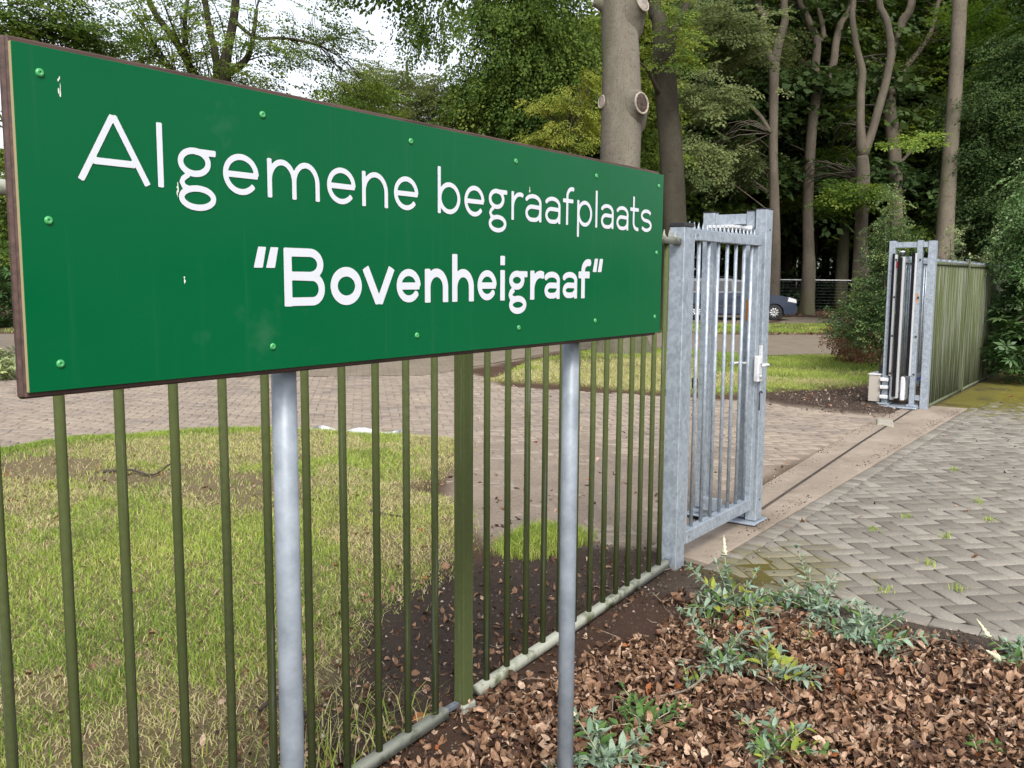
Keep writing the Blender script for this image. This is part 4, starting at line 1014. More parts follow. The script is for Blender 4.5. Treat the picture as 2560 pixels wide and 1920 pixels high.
stick([(560, 1560, .02), (600, 1540, .03), (640, 1555, .02), (700, 1600, .02)], .010, 'dark rotten branch under the railing', M['twig_dark'])
for k in range(60):
    pass
# many small broken twigs inside the litter
VV, FF = [], []; b0 = 0
for k in range(420):
    x0 = rng.uniform(1.1, 4.3); y0 = rng.uniform(-.9, 2.3); a = rng.random() * 2 * PI; L = rng.uniform(.04, .17); r = rng.uniform(.0010, .0026); z0 = float(gh(x0, y0)) + rng.uniform(.012, .045)
    P = [(x0 + L * t * math.cos(a + .5 * t), y0 + L * t * math.sin(a + .5 * t), z0 + .012 * rng.standard_normal()) for t in (0, .5, 1)]; V, F = tube_np(P, [r, r, r * .6], 4); VV.append(V); FF += [[i + b0 for i in f] for f in F]; b0 += len(V)
tag(link('twig_debris', mesh_np('twig_debris', np.vstack(VV), FF), M['twig']), 'small broken twigs strewn through the dead leaves', 'twigs', kind='stuff')

# ------------------------------------------------------------------ butterfly bush seedlings
def leaf_mesh(name, wr=.30, fold=.12, droop=.25):
    us = np.array([0., .12, .35, .6, .82, 1.]); wd = np.array([.05, .55, 1., .92, .5, .0]) * wr / 2; V = []; F = []
    for u, w in zip(us, wd):
        zc = -droop * u * u + .05 * math.sin(u * 5)
        V += [(u, -w, zc + fold * w * 3), (u, 0, zc), (u, w, zc + fold * w * 3)]
    for i in range(5):
        for j in range(2): F.append([i * 3 + j, i * 3 + 3 + j, i * 3 + 4 + j, i * 3 + 1 + j])
    return mesh_np(name, np.array(V), F, True)
def bushleaf(name, a, b, trans=.2):
    m = Mt(name); r = m.rand(); n = m.noise(120, 3); c = m.mix(r, a, b); c = m.mix(m.math('MULTIPLY', m.geo.outputs['Backfacing'], .55), c, (.34, .40, .32)); c = m.mix(m.ramp(n, [(.4, .25), (.6, 0.)]), c, tuple(x * .6 for x in a))
    m.color(c).set(rough=.65, spec=.25); m.translucent(c, trans); return m.m
M['bud_leaf'] = bushleaf('grey_green_leaf', (.115, .190, .118), (.30, .39, .29)); M['bud_yellow'] = bushleaf('yellowing_leaf', (.17, .23, .035), (.36, .38, .06), .3); M['bud_green'] = bushleaf('green_leaf', (.055, .130, .030), (.125, .215, .055), .25)
m = Mt('soft_stem'); m.color((.30, .30, .19)).set(rough=.8); M['stem'] = m.m
m = Mt('cream_flower'); m.color(m.ramp(m.noise(150, 2), [(.3, (.42, .42, .25)), (.7, (.66, .64, .46))])).set(rough=.8); M['cream'] = m.m
lm = [leaf_mesh('leaf', .36, .16, .2), leaf_mesh('leaf', .42, .10, .45), leaf_mesh('leaf', .32, .2, -.05)]
def place_leaf(parent, p, d, L, mat, roll=0.0):
    d = np.asarray(d, float); d = d / np.linalg.norm(d); upv = np.array([0, 0, 1.]); s = np.cross(upv, d); s = s / (np.linalg.norm(s) + 1e-9); u = np.cross(d, s)
    c, q = math.cos(roll), math.sin(roll); s2 = s * c + u * q; u2 = u * c - s * q
    me = lm[rng.integers(3)]; o = link('leaf', me, None, parent)
    if not me.materials: me.materials.append(mat)
    o.material_slots[0].link = 'OBJECT'; o.material_slots[0].material = mat
    o.matrix_basis = Matrix(((d[0] * L, s2[0] * L, u2[0] * L, p[0]), (d[1] * L, s2[1] * L, u2[1] * L, p[1]), (d[2] * L, s2[2] * L, u2[2] * L, p[2]), (0, 0, 0, 1)))
def bush(px, py, stems, label, leafL=.07, mats=('bud_leaf',), flowers=()):
    q = GP(px, py); base = np.array([q[0], q[1], float(gh(q[0], q[1]))]); root = empty('butterfly_bush', base); tag(root, label, 'bush')
    stems = list(stems) + [(az + rng.normal(0, .55), min(1.3, el + rng.uniform(.0, .35)), L * rng.uniform(.5, .8)) for az, el, L in stems if L > .1]
    for k, (az, el, L) in enumerate(stems):
        d0 = np.array([math.cos(az) * math.cos(el), math.sin(az) * math.cos(el), math.sin(el)]); n = 9; P = [np.array([rng.normal(0, .012), rng.normal(0, .012), 0.])]
        d = d0.copy()
        for i in range(n): d = d + np.array([rng.normal(0, .06), rng.normal(0, .06), -.035]); d /= np.linalg.norm(d); P.append(P[-1] + d * L / n)
        P = np.array(P); P[:, 2] = np.maximum(P[:, 2], .005); tube('stem', P, np.linspace(.0034, .0012, n + 1), M['stem'], root, 6)
        s = .16; tw = rng.random() * PI
        while s <= 1.001:
            f = s * n; i = min(int(f), n - 1); p = P[i] * (1 - (f - i)) + P[i + 1] * (f - i); ax = P[i + 1] - P[i]; ax /= np.linalg.norm(ax)
            a1 = np.cross(ax, [0, 0, 1.]); a1 = a1 / (np.linalg.norm(a1) + 1e-9); a2 = np.cross(ax, a1)
            LL = leafL * (1.05 - .55 * max(0, s - .55) / .45) * rng.uniform(.75, 1.15)
            for sg in (1, -1):
                v = sg * (a1 * math.cos(tw) + a2 * math.sin(tw)); dd = v * .85 + ax * .55 + np.array([0, 0, .12])
                mt = mats[rng.integers(len(mats))]
                if rng.random() < .85: place_leaf(root, p, dd, LL, M[mt], rng.normal(0, .3))
            tw += PI / 2 + rng.normal(0, .2); s += .020 / L * rng.uniform(.85, 1.25)
        for _ in range(4): place_leaf(root, P[-1], ax + rng.normal(0, .45, 3), leafL * rng.uniform(.4, .65), M[mats[0]], 0)
        if k in flowers:
            nn = 11; t = np.linspace(0, 1, nn); F0 = P[-1][None] + (ax + np.array([0, 0, .35]))[None] * (t * .075)[:, None]; V, F = tube_np(F0, .0105 * np.sqrt(np.clip(1 - t, .02, 1)) * (1 + .35 * np.cos(np.arange(nn) * PI)), 9, True, .22); link('flower_spike', mesh_np('flower_spike', V, F, True), M['cream'], root)
R = math.radians
bush(1585, 1335, [(R(110), R(50), .30), (R(150), R(25), .34), (R(20), R(65), .27), (R(-60), R(35), .30), (R(-40), R(12), .40), (R(-110), R(30), .24), (R(60), R(60), .24), (R(-20), R(50), .24)], 'big grey-green butterfly bush with cream flower spikes beside the gate post', .062, ('bud_leaf', 'bud_leaf', 'bud_leaf', 'bud_yellow', 'bud_green'), (2, 4))
bush(1755, 1318, [(R(40), R(70), .30), (R(120), R(30), .24), (R(-80), R(25), .22), (R(200), R(20), .20), (R(-30), R(50), .22), (R(0), R(30), .2)], 'upright grey-green butterfly bush at the street edge', .055, ('bud_leaf', 'bud_leaf', 'bud_green'))
bush(1810, 1365, [(R(-60), R(20), .26), (R(150), R(30), .22), (R(60), R(45), .2), (R(-120), R(25), .2), (R(-90), R(45), .22)], 'low sprawling butterfly bush at the street edge, below the upright one', .052)
bush(1875, 1415, [(R(-70), R(25), .26), (R(-30), R(40), .22), (R(100), R(30), .22), (R(-110), R(12), .24), (R(170), R(40), .18), (R(20), R(55), .2)], 'spreading butterfly bush where dead leaves meet bare soil', .060, ('bud_leaf', 'bud_leaf', 'bud_green'))
bush(1560, 1462, [(R(90), R(60), .24), (R(10), R(40), .2), (R(-70), R(30), .2), (R(170), R(35), .2), (R(-20), R(65), .22), (R(230), R(40), .16)], 'dense dark leaved butterfly bush among the dead leaves', .056, ('bud_leaf', 'bud_green', 'bud_leaf'))
bush(1655, 1480, [(R(95), R(75), .27), (R(-60), R(12), .30), (R(-100), R(25), .2), (R(20), R(30), .16), (R(-75), R(5), .22)], 'butterfly bush with one tall shoot and a trailing shoot', .068, ('bud_leaf', 'bud_leaf', 'bud_yellow'))
bush(1737, 1412, [(R(40), R(50), .07), (R(-60), R(50), .06)], 'tiny yellow-green seedling in the dead leaves', .05, ('bud_yellow',))
bush(1493, 1500, [(R(90), R(65), .09), (R(-40), R(50), .08), (R(200), R(50), .07)], 'small yellow tinged seedling beside the thin twig', .045, ('bud_leaf', 'bud_yellow'))
bush(1535, 1365, [(R(100), R(30), .14), (R(-70), R(25), .16), (R(10), R(40), .1)], 'small butterfly bush at the foot of the railing end', .045, ('bud_leaf', 'bud_green'))
bush(1305, 1668, [(R(90), R(60), .20), (R(150), R(20), .22), (R(-30), R(35), .20), (R(40), R(45), .2), (R(-80), R(25), .2), (R(200), R(30), .18)], 'silvery butterfly bush with a white flower beside the sign post', .062, ('bud_leaf', 'bud_leaf', 'bud_green'), (0,))
bush(1675, 1652, [(R(100), R(40), .16), (R(-20), R(35), .17), (R(40), R(60), .14), (R(-70), R(20), .18), (R(180), R(30), .14)], 'yellow-green and grey butterfly bush at the edge of the deep leaf carpet', .060, ('bud_leaf', 'bud_yellow', 'bud_green'))
bush(1400, 1580, [(R(150), R(20), .17), (R(60), R(30), .18), (R(-20), R(25), .15), (R(-70), R(20), .14), (R(100), R(40), .14)], 'plain green leafy seedling beside the bent branch', .066, ('bud_green',))
bush(2208, 1432, [(R(90), R(35), .14), (R(150), R(30), .16), (R(20), R(35), .14), (R(-80), R(30), .14)], 'butterfly bush with white flowers on the bare soil strip', .055, ('bud_leaf', 'bud_green'), (0, 1))
bush(2135, 1655, [(R(90), R(60), .07), (R(0), R(50), .06)], 'tiny fresh green seedling alone in the leaf carpet', .04, ('bud_green', 'bud_yellow'))

# crumbs of soil and grit on the bare earth
def clods(name, label, x, y, sz, mat):
    n = len(x); r = rng; base = np.array([[1, 0, 0], [-1, 0, 0], [0, 1, 0], [0, -1, 0], [0, 0, 1], [0, 0, -.5]], float); V = base[None] * sz[:, None, None] * r.uniform(.55, 1.25, (n, 6, 3)); a = r.random(n) * 6.28; c, s_ = np.cos(a)[:, None], np.sin(a)[:, None]
    V = np.stack([V[..., 0] * c - V[..., 1] * s_, V[..., 0] * s_ + V[..., 1] * c, V[..., 2]], -1) + np.stack([x, y, gh(x, y)], 1)[:, None]
    f = np.array([[0, 2, 4], [2, 1, 4], [1, 3, 4], [3, 0, 4], [2, 0, 5], [1, 2, 5], [3, 1, 5], [0, 3, 5]]); F = (np.arange(n)[:, None, None] * 6 + f[None]).reshape(-1, 3)
    o = link(name, mesh_np(name, V.reshape(-1, 3), F, True, tint=np.repeat(r.random(n), 8)), mat); tag(o, label, 'soil', kind='stuff')
m = Mt('soil_crumb'); t = m.attr('tint'); m.color(m.ramp(t, [(0., (.030, .022, .018)), (.6, (.075, .056, .044)), (.92, (.13, .10, .08)), (1., (.42, .36, .30))])).set(rough=.95, spec=.15); M['clod'] = m.m
def scat(n, b, poly=None, soft=.15):
    x = rng.uniform(b[0], b[1], n); y = rng.uniform(b[2], b[3], n)
    if poly is not None: k = poly_dist(x, y, poly) + rng.normal(0, soft, n) < 0; x, y = x[k], y[k]
    return x, y
x, y = scat(13000, (1.2, 4.9, 1.5, 3.5), SOIL_NEAR, .2); clods('soil_crumbs', 'crumbly dark soil behind the railing', x, y, .0025 + .010 * rng.random(len(x)) ** 3, M['clod'])
x, y = scat(6000, (4.0, 4.45, -1.2, 1.9)); k = x > 4.12 + .12 * vnoise(x, y, 3, 2); clods('soil_crumbs', 'crumbly soil strip along the edge of the street paving', x[k], y[k], .002 + .008 * rng.random(k.sum()) ** 3, M['clod'])
x, y = scat(5000, (10.8, 15, 2.6, 4.6), SOIL_FAR, .25); clods('soil_crumbs', 'crumbly soil at the foot of the guide portal', x, y, .005 + .022 * rng.random(len(x)) ** 3, M['clod'])
m = Mt('sand_grain'); t = m.attr('tint'); m.color(m.ramp(t, [(0., (.10, .08, .065)), (.5, (.24, .195, .155)), (1., (.48, .42, .35))])).set(rough=.95, spec=.15); M['grit'] = m.m
x = rng.uniform(4.6, 12, 5000); y = 2.2 + np.abs(rng.normal(0, .5, 5000)) * rng.choice([-.45, 1], 5000); clods('driveway_grit', 'loose sand and grit on the gate track and driveway', x, y, .002 + .006 * rng.random(5000) ** 3, M['grit'])
x = rng.uniform(4.7, 12.2, 5000); y = np.where(rng.random(5000) < .55, 2.02 + np.abs(rng.normal(0, .05, 5000)), np.interp(x, [4.7, 6.6, 9.5, 12.2], [2.40, 2.45, 2.62, 2.63]) - np.abs(rng.normal(0, .05, 5000))); k = rng.random(5000) < .15 + .45 * (vnoise(x, y, 1.6, 2) > .5); x, y = x[k], y[k]
clods('track_dirt', 'dark crumbs of dirt along both edges of the gate track', x, y, .002 + .008 * rng.random(len(x)) ** 3, M['clod']); bpy.data.objects['track_dirt'].location.z = .024
# root barrier showing at the lawn edge
E_ = np.array([GP(a, b) for a, b in ((600, 933), (650, 935), (700, 937), (760, 940), (820, 943), (880, 946))]); S = spline(E_, 24); V = []; F = []
for i, q in enumerate(S): z = .0 + .02 * math.sin(i * .9); V += [(q[0], q[1], -.05), (q[0], q[1], .062 + z), (q[0] + .012, q[1] + .012, .062 + z), (q[0] + .012, q[1] + .012, -.05)]
for i in range(23):
    for k in range(3): F.append([4 * i + k, 4 * i + 4 + k, 4 * i + 5 + k, 4 * i + 1 + k])
m = Mt('pale_sheet'); m.color(m.ramp(m.noise(12, 3), [(.35, (.12, .12, .12)), (.6, (.50, .51, .54))])).set(rough=.6); o = link('edging_strip', mesh_np('edging_strip', np.array(V), F), m.m); tag(o, 'pale edging strip standing up at the curved lawn edge', 'edging')

# ------------------------------------------------------------------ trees
def spray_templates(nv, twigs, leaf, wide, droop, flat, seed):
    """flat fans of leaves along +X, length 1; list of (leaves,4,3)"""
    r = np.random.default_rng(seed); out = []
    for _ in range(nv):
        L = []
        def put(p, d, s):
            d = d / np.linalg.norm(d); n = np.array([r.normal(0, flat), r.normal(0, flat), 1.]); n = n / np.linalg.norm(n); sd = np.cross(n, d); sd /= np.linalg.norm(sd)
            s = s * r.uniform(.7, 1.25); q = p + d * s
            L.append([p, p + d * s * .48 + sd * s * .33 - np.array([0, 0, .04 * s]), q, p + d * s * .48 - sd * s * .33 - np.array([0, 0, .04 * s])])
        def pos(u, a, v):
            x = u + v * math.cos(a); y = v * math.sin(a); return np.array([x, y, -droop * (x * x + .6 * y * y) + r.normal(0, .025)])
        for k in range(twigs):
            u = .08 + .9 * k / twigs; sg = 1 if k % 2 else -1; a = sg * r.uniform(.6, 1.0); T = wide * (1 - .75 * u) * r.uniform(.75, 1.2) + .08
            m = max(2, int(round(T / (leaf * .95))))
            for q in range(m):
                v = T * (q + .6) / m; b = a + (.6 if q % 2 else -.6) + r.normal(0, .25); d = np.array([math.cos(b), math.sin(b), -.25 - droop * .6 + r.normal(0, .18)]); put(pos(u, a, v), d, leaf)
        for q in range(4):
            u = .82 + .05 * q; b = r.normal(0, .5); put(pos(u, 0, 0), np.array([math.cos(b), math.sin(b), -.25]), leaf)
        out.append(np.array(L))
    return out
TPL = {'layer': spray_templates(6, 9, .138, .60, .16, .45, 1), 'hang': spray_templates(6, 9, .128, .42, .55, .5, 2), 'fine': spray_templates(6, 11, .100, .46, .30, .5, 3), 'ball': spray_templates(6, 9, .165, .55, .25, .7, 4), 'far': spray_templates(5, 8, .20, .70, .2, .8, 5)}
def make_sprays(P, az, pit, roll, sc, tpl, shade, seed):
    """place sprays -> verts, quads, tint"""
    r = np.random.default_rng(seed); tp = TPL[tpl]; k = r.integers(0, len(tp), len(P)); Vs, Ts = [], []
    for i, T in enumerate(tp):
        s = k == i
        if not s.any(): continue
        p, a, b, c, q = P[s], az[s], pit[s], roll[s], sc[s]; n = len(p); m = len(T)
        V = T.reshape(1, -1, 3) * q[:, None, None]
        x, y, z = V[..., 0], V[..., 1], V[..., 2]
        cr, sr = np.cos(c)[:, None], np.sin(c)[:, None]; y, z = y * cr - z * sr, y * sr + z * cr
        cb, sb_ = np.cos(b)[:, None], np.sin(b)[:, None]; x, z = x * cb - z * sb_, x * sb_ + z * cb
        ca, sa = np.cos(a)[:, None], np.sin(a)[:, None]; x, y = x * ca - y * sa, x * sa + y * ca
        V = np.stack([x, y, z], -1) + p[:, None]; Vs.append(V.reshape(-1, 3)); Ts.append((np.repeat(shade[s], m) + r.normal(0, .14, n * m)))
    V = np.vstack(Vs); F = np.arange(len(V)).reshape(-1, 4); return V, F, np.clip(np.concatenate(Ts), 0, 1)
def crown_sprays(blobs, centre, seed):
    """blobs: (centre xyz, radii xyz, plates, sprays per plate, scale, template, pitch, tone)"""
    r = np.random.default_rng(seed); V, F, T, tips = [], [], [], []; b0 = 0
    for c, rad, npl, per, sc, tpl, pitch, tone in blobs:
        c = np.asarray(c, float); rad = np.asarray(rad, float); npl = max(4, int(npl * .78))
        d = r.normal(0, 1, (npl, 3)); d /= np.linalg.norm(d, axis=1)[:, None]; u = r.random(npl) ** .45
        pc = c + d * u[:, None] * rad; paz = np.arctan2(pc[:, 1] - centre[1], pc[:, 0] - centre[0]) + r.normal(0, .45, npl)
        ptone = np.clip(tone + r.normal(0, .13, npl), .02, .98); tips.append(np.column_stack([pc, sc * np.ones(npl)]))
        k = np.repeat(np.arange(npl), per); n = len(k)
        al = r.uniform(-1.1, .55, n) * sc; la = r.normal(0, .42, n) * sc; A = paz[k]
        P = pc[k] + np.stack([np.cos(A) * al - np.sin(A) * la, np.sin(A) * al + np.cos(A) * la, r.normal(0, .10, n) * sc - .10 * al * np.abs(al)], 1)
        az = A + r.normal(0, .55, n) + .35 * np.sign(la); pit = pitch + r.normal(0, .16, n); rl = r.normal(0, .22, n)
        if tpl == 'ball': P = pc[k] + r.normal(0, .42, (n, 3)) * sc; az = r.random(n) * 6.28; pit = pitch + r.normal(0, .55, n); rl = r.normal(0, .6, n)
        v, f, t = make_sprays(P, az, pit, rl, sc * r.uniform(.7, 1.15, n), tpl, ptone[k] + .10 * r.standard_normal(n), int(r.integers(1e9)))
        V.append(v); F.append(f + b0); T.append(t); b0 += len(v)
    return np.vstack(V), np.vstack(F), np.concatenate(T), np.vstack(tips)
def trunk_mesh(pts, sides=18, n=40, flare=0., lobes=5, seed=0, rough=.02):
    """pts rows x,y,z,r -> tube with a root flare and uneven girth"""
    S = spline(np.array(pts, float), n); P, R = S[:, :3], np.maximum(S[:, 3], .004); V, F = tube_np(P, R, sides, True)
    r = np.random.default_rng(seed); V = V.reshape(n, sides, 3); a = np.arange(sides) * 2 * PI / sides; z0 = P[0, 2]; ph = r.random(6) * 6.28
    for i in range(n):
        h = P[i, 2] - z0; k = 1 + rough * (np.sin(2 * a + ph[0] + h * .6) + np.sin(3 * a + ph[1] - h * .9) + .7 * np.sin(5 * a + ph[2] + h * 1.7))
        if flare: k = k + flare * math.exp(-max(h, 0) / .32) * (.55 + .45 * np.cos(lobes * a + ph[3])) + flare * .25 * math.exp(-max(h, 0) / 1.1)
        V[i] = P[i] + (V[i] - P[i]) * k[:, None]
    return mesh_np('trunk', V.reshape(-1, 3), F, True)
def tree(name, label, base, trunk, limbs, blobs, bark_, leaf_, seed, group=None, twigs=.3, flare=.5, sides=18, cat='tree'):
    root = empty(name, (float(base[0]), float(base[1]), 0.)); tag(root, label, cat, group); off = np.array([base[0], base[1], 0.])
    if trunk is not None:
        t = np.array(trunk, float); t[:, :3] -= off; link('trunk', trunk_mesh(t, sides, 44, flare, 5, seed), bark_, root)
    for lb in limbs:
        t = np.array(lb, float); t[:, :3] -= off; link('branch', trunk_mesh(t, 10, 22, 0, 5, seed + 3, .03), bark_, root)
    if blobs:
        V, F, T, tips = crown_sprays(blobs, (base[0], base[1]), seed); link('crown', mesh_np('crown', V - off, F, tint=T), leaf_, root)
        if twigs and trunk is not None:
            src = np.vstack([spline(np.array(q, float), 30) for q in [trunk] + list(limbs)]); src = src[src[:, 2] > 1.5]
            r = np.random.default_rng(seed + 9); VV, FF = [], []; b0 = 0
            for p in tips[r.random(len(tips)) < twigs]:
                dd = np.linalg.norm(src[:, :3] - p[:3] + np.array([0, 0, .9]), axis=1); q = src[np.argmin(dd)]
                L = np.linalg.norm(p[:3] - q[:3]); rr = min(q[3] * .3, .007 + .005 * L)
                if L > 9: continue
                mid = (q[:3] + p[:3]) / 2 + np.array([0, 0, .12 * L]) + r.normal(0, .05 * L, 3); S = spline(np.array([q[:3], mid, p[:3]]), 6)
                v, f = tube_np(S - off, np.linspace(rr, .006, 6), 3, False); VV.append(v); FF += [[i + b0 for i in g] for g in f]; b0 += len(v)
            if VV: link('twigs', mesh_np('twigs', np.vstack(VV), FF, True), bark_, root)['kind'] = 'stuff'
    return root
def Tr(rows, d, ground=True):
    """trunk rows given as photo columns/rows (px, py, width px) at depth d, rooted in the ground"""
    out = []
    for px, py, w in rows: p = W(px, py, d); out.append([*p, w * d / 1988. / 2])
    if ground: p = out[0]; out.insert(0, [p[0] + (p[0] - out[1][0]) * .0, p[1], -.25, p[3] * 1.02])
    return np.array(out)
def T3(rows, d):
    return np.array([[*Z3(x, y, d), w * d / (2301. * 2.404) / 2] for x, y, w in rows])
def up(rows, *adds):
    """carry a trunk on above the frame"""
    return np.vstack([rows] + [[rows[-1][0] + dx, rows[-1][1] + dy, rows[-1][2] + dz, r] for dx, dy, dz, r in adds])
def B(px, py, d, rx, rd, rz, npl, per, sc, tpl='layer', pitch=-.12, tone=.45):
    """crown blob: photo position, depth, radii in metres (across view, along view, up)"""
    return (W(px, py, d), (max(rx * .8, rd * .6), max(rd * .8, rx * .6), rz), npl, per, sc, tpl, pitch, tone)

# 1 the big pruned beech beside the driveway
d1 = 18.9; t1 = Tr([(1343, 755, 100), (1341, 700, 90), (1339, 560, 86), (1339, 400, 87), (1341, 250, 88), (1341, 130, 80), (1338, 0, 78)], d1)
t1 = up(t1, (0, 0, 2.2, .36), (.2, -.1, 4.4, .30), (.1, .2, 7.2, .20))
top1 = t1[-4]
limbs1 = [np.array([[*t1[-3][:3], .2], [*(t1[-3][:3] + [-1.2, 1.6, 1.2]), .15], [*(t1[-3][:3] + [-3.0, 4.2, 1.8]), .08], [*(t1[-3][:3] + [-4.2, 6.4, 1.2]), .03]]),
          np.array([[*t1[-2][:3], .18], [*(t1[-2][:3] + [1.6, -1.2, 1.0]), .12], [*(t1[-2][:3] + [3.4, -2.4, 1.6]), .04]])]
tree('beech_tree', 'thick pale beech trunk with cut branch stubs rising from the lawn', t1[0][:2], t1, limbs1,
     [B(900, 30, 18.5, .55, .6, .75, 26, 5, .55, 'hang', -.9, .30), B(880, -160, 18.5, 2.0, 2.4, 1.0, 70, 6, .9, 'hang', -.4, .35), (t1[-1][:3] + [1, 2, 2.], (3.4, 3.4, 2.), 24, 6, 1.2, 'layer', -.2, .4)], M['bark_pale'], M['leaf_beech'], 21, flare=.62, sides=28, twigs=0)
big = bpy.data.objects['beech_tree']
def stub(px, py, d, dirv, r, L, face, rim=True):
    p = W(px, py, d); v = np.array(dirv, float); v /= np.linalg.norm(v); o = np.array([big.location.x, big.location.y, 0.]); n = 7
    rs = r * np.array([3.2, 2.7, 1.95, 1.42, 1.18, 1.12, 1.08, .97]); S = np.array([p + v * L * t for t in (-1.3, -.7, -.15, .35, .7, .88, 1., 1.0)]); S[-1] -= v * .012
    V, F = tube_np(S - o, rs, 20, False, .025); V[:, 2] = (V[:, 2] - p[2]) * 1.25 + p[2]; s = link('branch_stub', mesh_np('branch_stub', V, F, True), M['bark_pale'], big)
    V, F = tube_np(np.array([p + v * L * .80, p + v * L * .98, p + v * L * 1.01]) - o, [r * .9, r * .96, r * .90], 20, True, .06); V[:, 2] = (V[:, 2] - p[2]) * 1.25 + p[2]; link('cut_face', mesh_np('cut_face', V, F), M[face], s)
    if rim:
        e = p + v * L * 1.0 - o; q = np.cross(v, [0, 0, 1.]); q /= np.linalg.norm(q); w_ = np.cross(q, v); a_ = np.linspace(0, 2 * PI, 25)[:-1]; ring = e + r * 1.0 * (np.cos(a_)[:, None] * q + np.sin(a_)[:, None] * w_ * 1.25); ring = np.vstack([ring, ring[:2]]); V, F = tube_np(ring, np.full(26, r * .13) * (1 + .12 * rng.standard_normal(26)), 8, False); link('callus_ring', mesh_np('callus_ring', V, F, True), M['callus'], s)
side = RW @ np.array([1., 0, 0]); back = RW @ np.array([0, 0, -1.])
stub(1372, 229, d1 - .25, side * .55 + back * .84 + [0, 0, .03], .165, .20, 'stub_hollow'); stub(1372, 18, d1 - .2, side * .6 + back * .76 + [0, 0, .25], .150, .22, 'cut_old')
stub(1310, 222, d1 - .1, -side * .8 + back * .5, .10, .13, 'cut_old'); stub(1302, 8, d1, -side + [0, 0, .2], .08, .2, 'cut_old')

# 2 dark twin-stemmed tree behind the sign's end
d2 = 27.; t2 = Tr([(1455, 640, 56), (1456, 480, 52), (1450, 330, 50), (1440, 210, 50), (1434, 150, 50)], d2); p = t2[-1][:3]
l2 = [np.vstack([[*p, .30], T3([(20, 120, 95), (-10, 0, 80)], d2)]), np.vstack([[*p, .26], T3([(95, 230, 60), (150, 100, 55), (200, -40, 48)], d2)]), np.array([[*W(1424, 205, d2), .10], [*W(1418, 190, d2 - .4), .07], [*W(1398, 150, d2 - .8), .04], [*W(1375, 130, d2 - 1), .02]])]
l2[0] = up(l2[0], (.2, 0, 4, .2), (.5, .4, 8, .1)); l2[1] = up(l2[1], (.8, -.6, 4, .2), (1.2, -1, 8, .1))
tree('beech_tree', 'dark forked beech behind the end of the green sign', t2[0][:2], t2, l2,
     [B(1465, 40, 26.0, .7, .6, .7, 13, 5, .6, 'layer', -.15, .62), B(1485, 120, 25.8, .5, .5, .6, 9, 5, .55, 'layer', -.25, .55), B(1415, 110, 26.5, .4, .5, .5, 8, 5, .5, 'layer', -.3, .7), (p + [0, 0, 9.], (4.5, 4.5, 3.), 50, 6, 1.4, 'far', -.2, .45)], M['bark_dark'], M['leaf_beech'], 22)

# 3 .. 7 the front row of the wood
d3 = 38.; t3 = np.vstack([T3([(715, 1560, 66), (710, 1200, 60), (705, 900, 54), (708, 600, 54), (712, 380, 60)], d3)]); t3 = np.vstack([[t3[0][0], t3[0][1], -.2, t3[0][3]], t3]); p = t3[-1]
l3 = [np.vstack([p, T3([(680, 320, 40), (640, 200, 30), (610, 260, 0.1)], d3)[:2], T3([(650, 90, 40), (610, 0, 36)], d3)]), np.vstack([p, T3([(740, 250, 50), (775, 120, 45), (770, 0, 42)], d3)]), np.vstack([T3([(690, 800, 26), (620, 690, 24), (520, 600, 20), (400, 545, 15), (300, 535, 8)], d3 - 1)])]
l3[0] = up(l3[0], (-.4, .2, 4, .12)); l3[1] = up(l3[1], (.3, .2, 5, .14))
tree('beech_tree', 'slim beech with an arching side branch behind the catch portal', t3[0][:2], t3, l3,
     [B(1560, 70, 35, 2.0, 1.6, 1.5, 80, 6, 1.1, 'layer', -.18, .55), B(1530, 200, 33, 2.0, 1.4, .9, 44, 5, .9, 'layer', -.35, .66), B(1505, 330, 33, 1.6, 1.3, 1.1, 52, 5, .9, 'layer', -.4, .50), B(1590, 350, 39, 1.2, 1.2, 1.2, 50, 6, .95, 'layer', -.25, .25), B(1640, 120, 40, 1.6, 1.2, 1.3, 55, 6, 1.0, 'layer', -.15, .60), (t3[-1][:3] + [0, 0, 8.], (4.5, 4.5, 3.5), 16, 6, 1.5, 'far', -.2, .45)], M['bark_mid'], M['leaf_grey'], 23)
d4 = 40.4; t4 = T3([(918, 1640, 78), (916, 1500, 66), (912, 1250, 62), (925, 950, 62), (945, 700, 60), (965, 560, 62), (970, 520, 66)], d4); t4 = np.vstack([[t4[0][0], t4[0][1], -.2, t4[0][3]], t4]); p = t4[-1]
l4 = [np.vstack([p, T3([(955, 420, 52), (968, 260, 48), (925, 150, 46), (890, 60, 42), (855, -30, 40)], d4)]), np.vstack([T3([(985, 250, 30), (1005, 200, 30), (985, 90, 28), (955, -20, 28)], d4)]), np.vstack([p, T3([(1030, 470, 48), (1065, 380, 46), (1080, 260, 44), (1110, 140, 40), (1180, 0, 38)], d4)])]
l4[0] = up(l4[0], (-.6, .3, 4, .16)); l4[2] = up(l4[2], (.6, -.3, 4, .16))
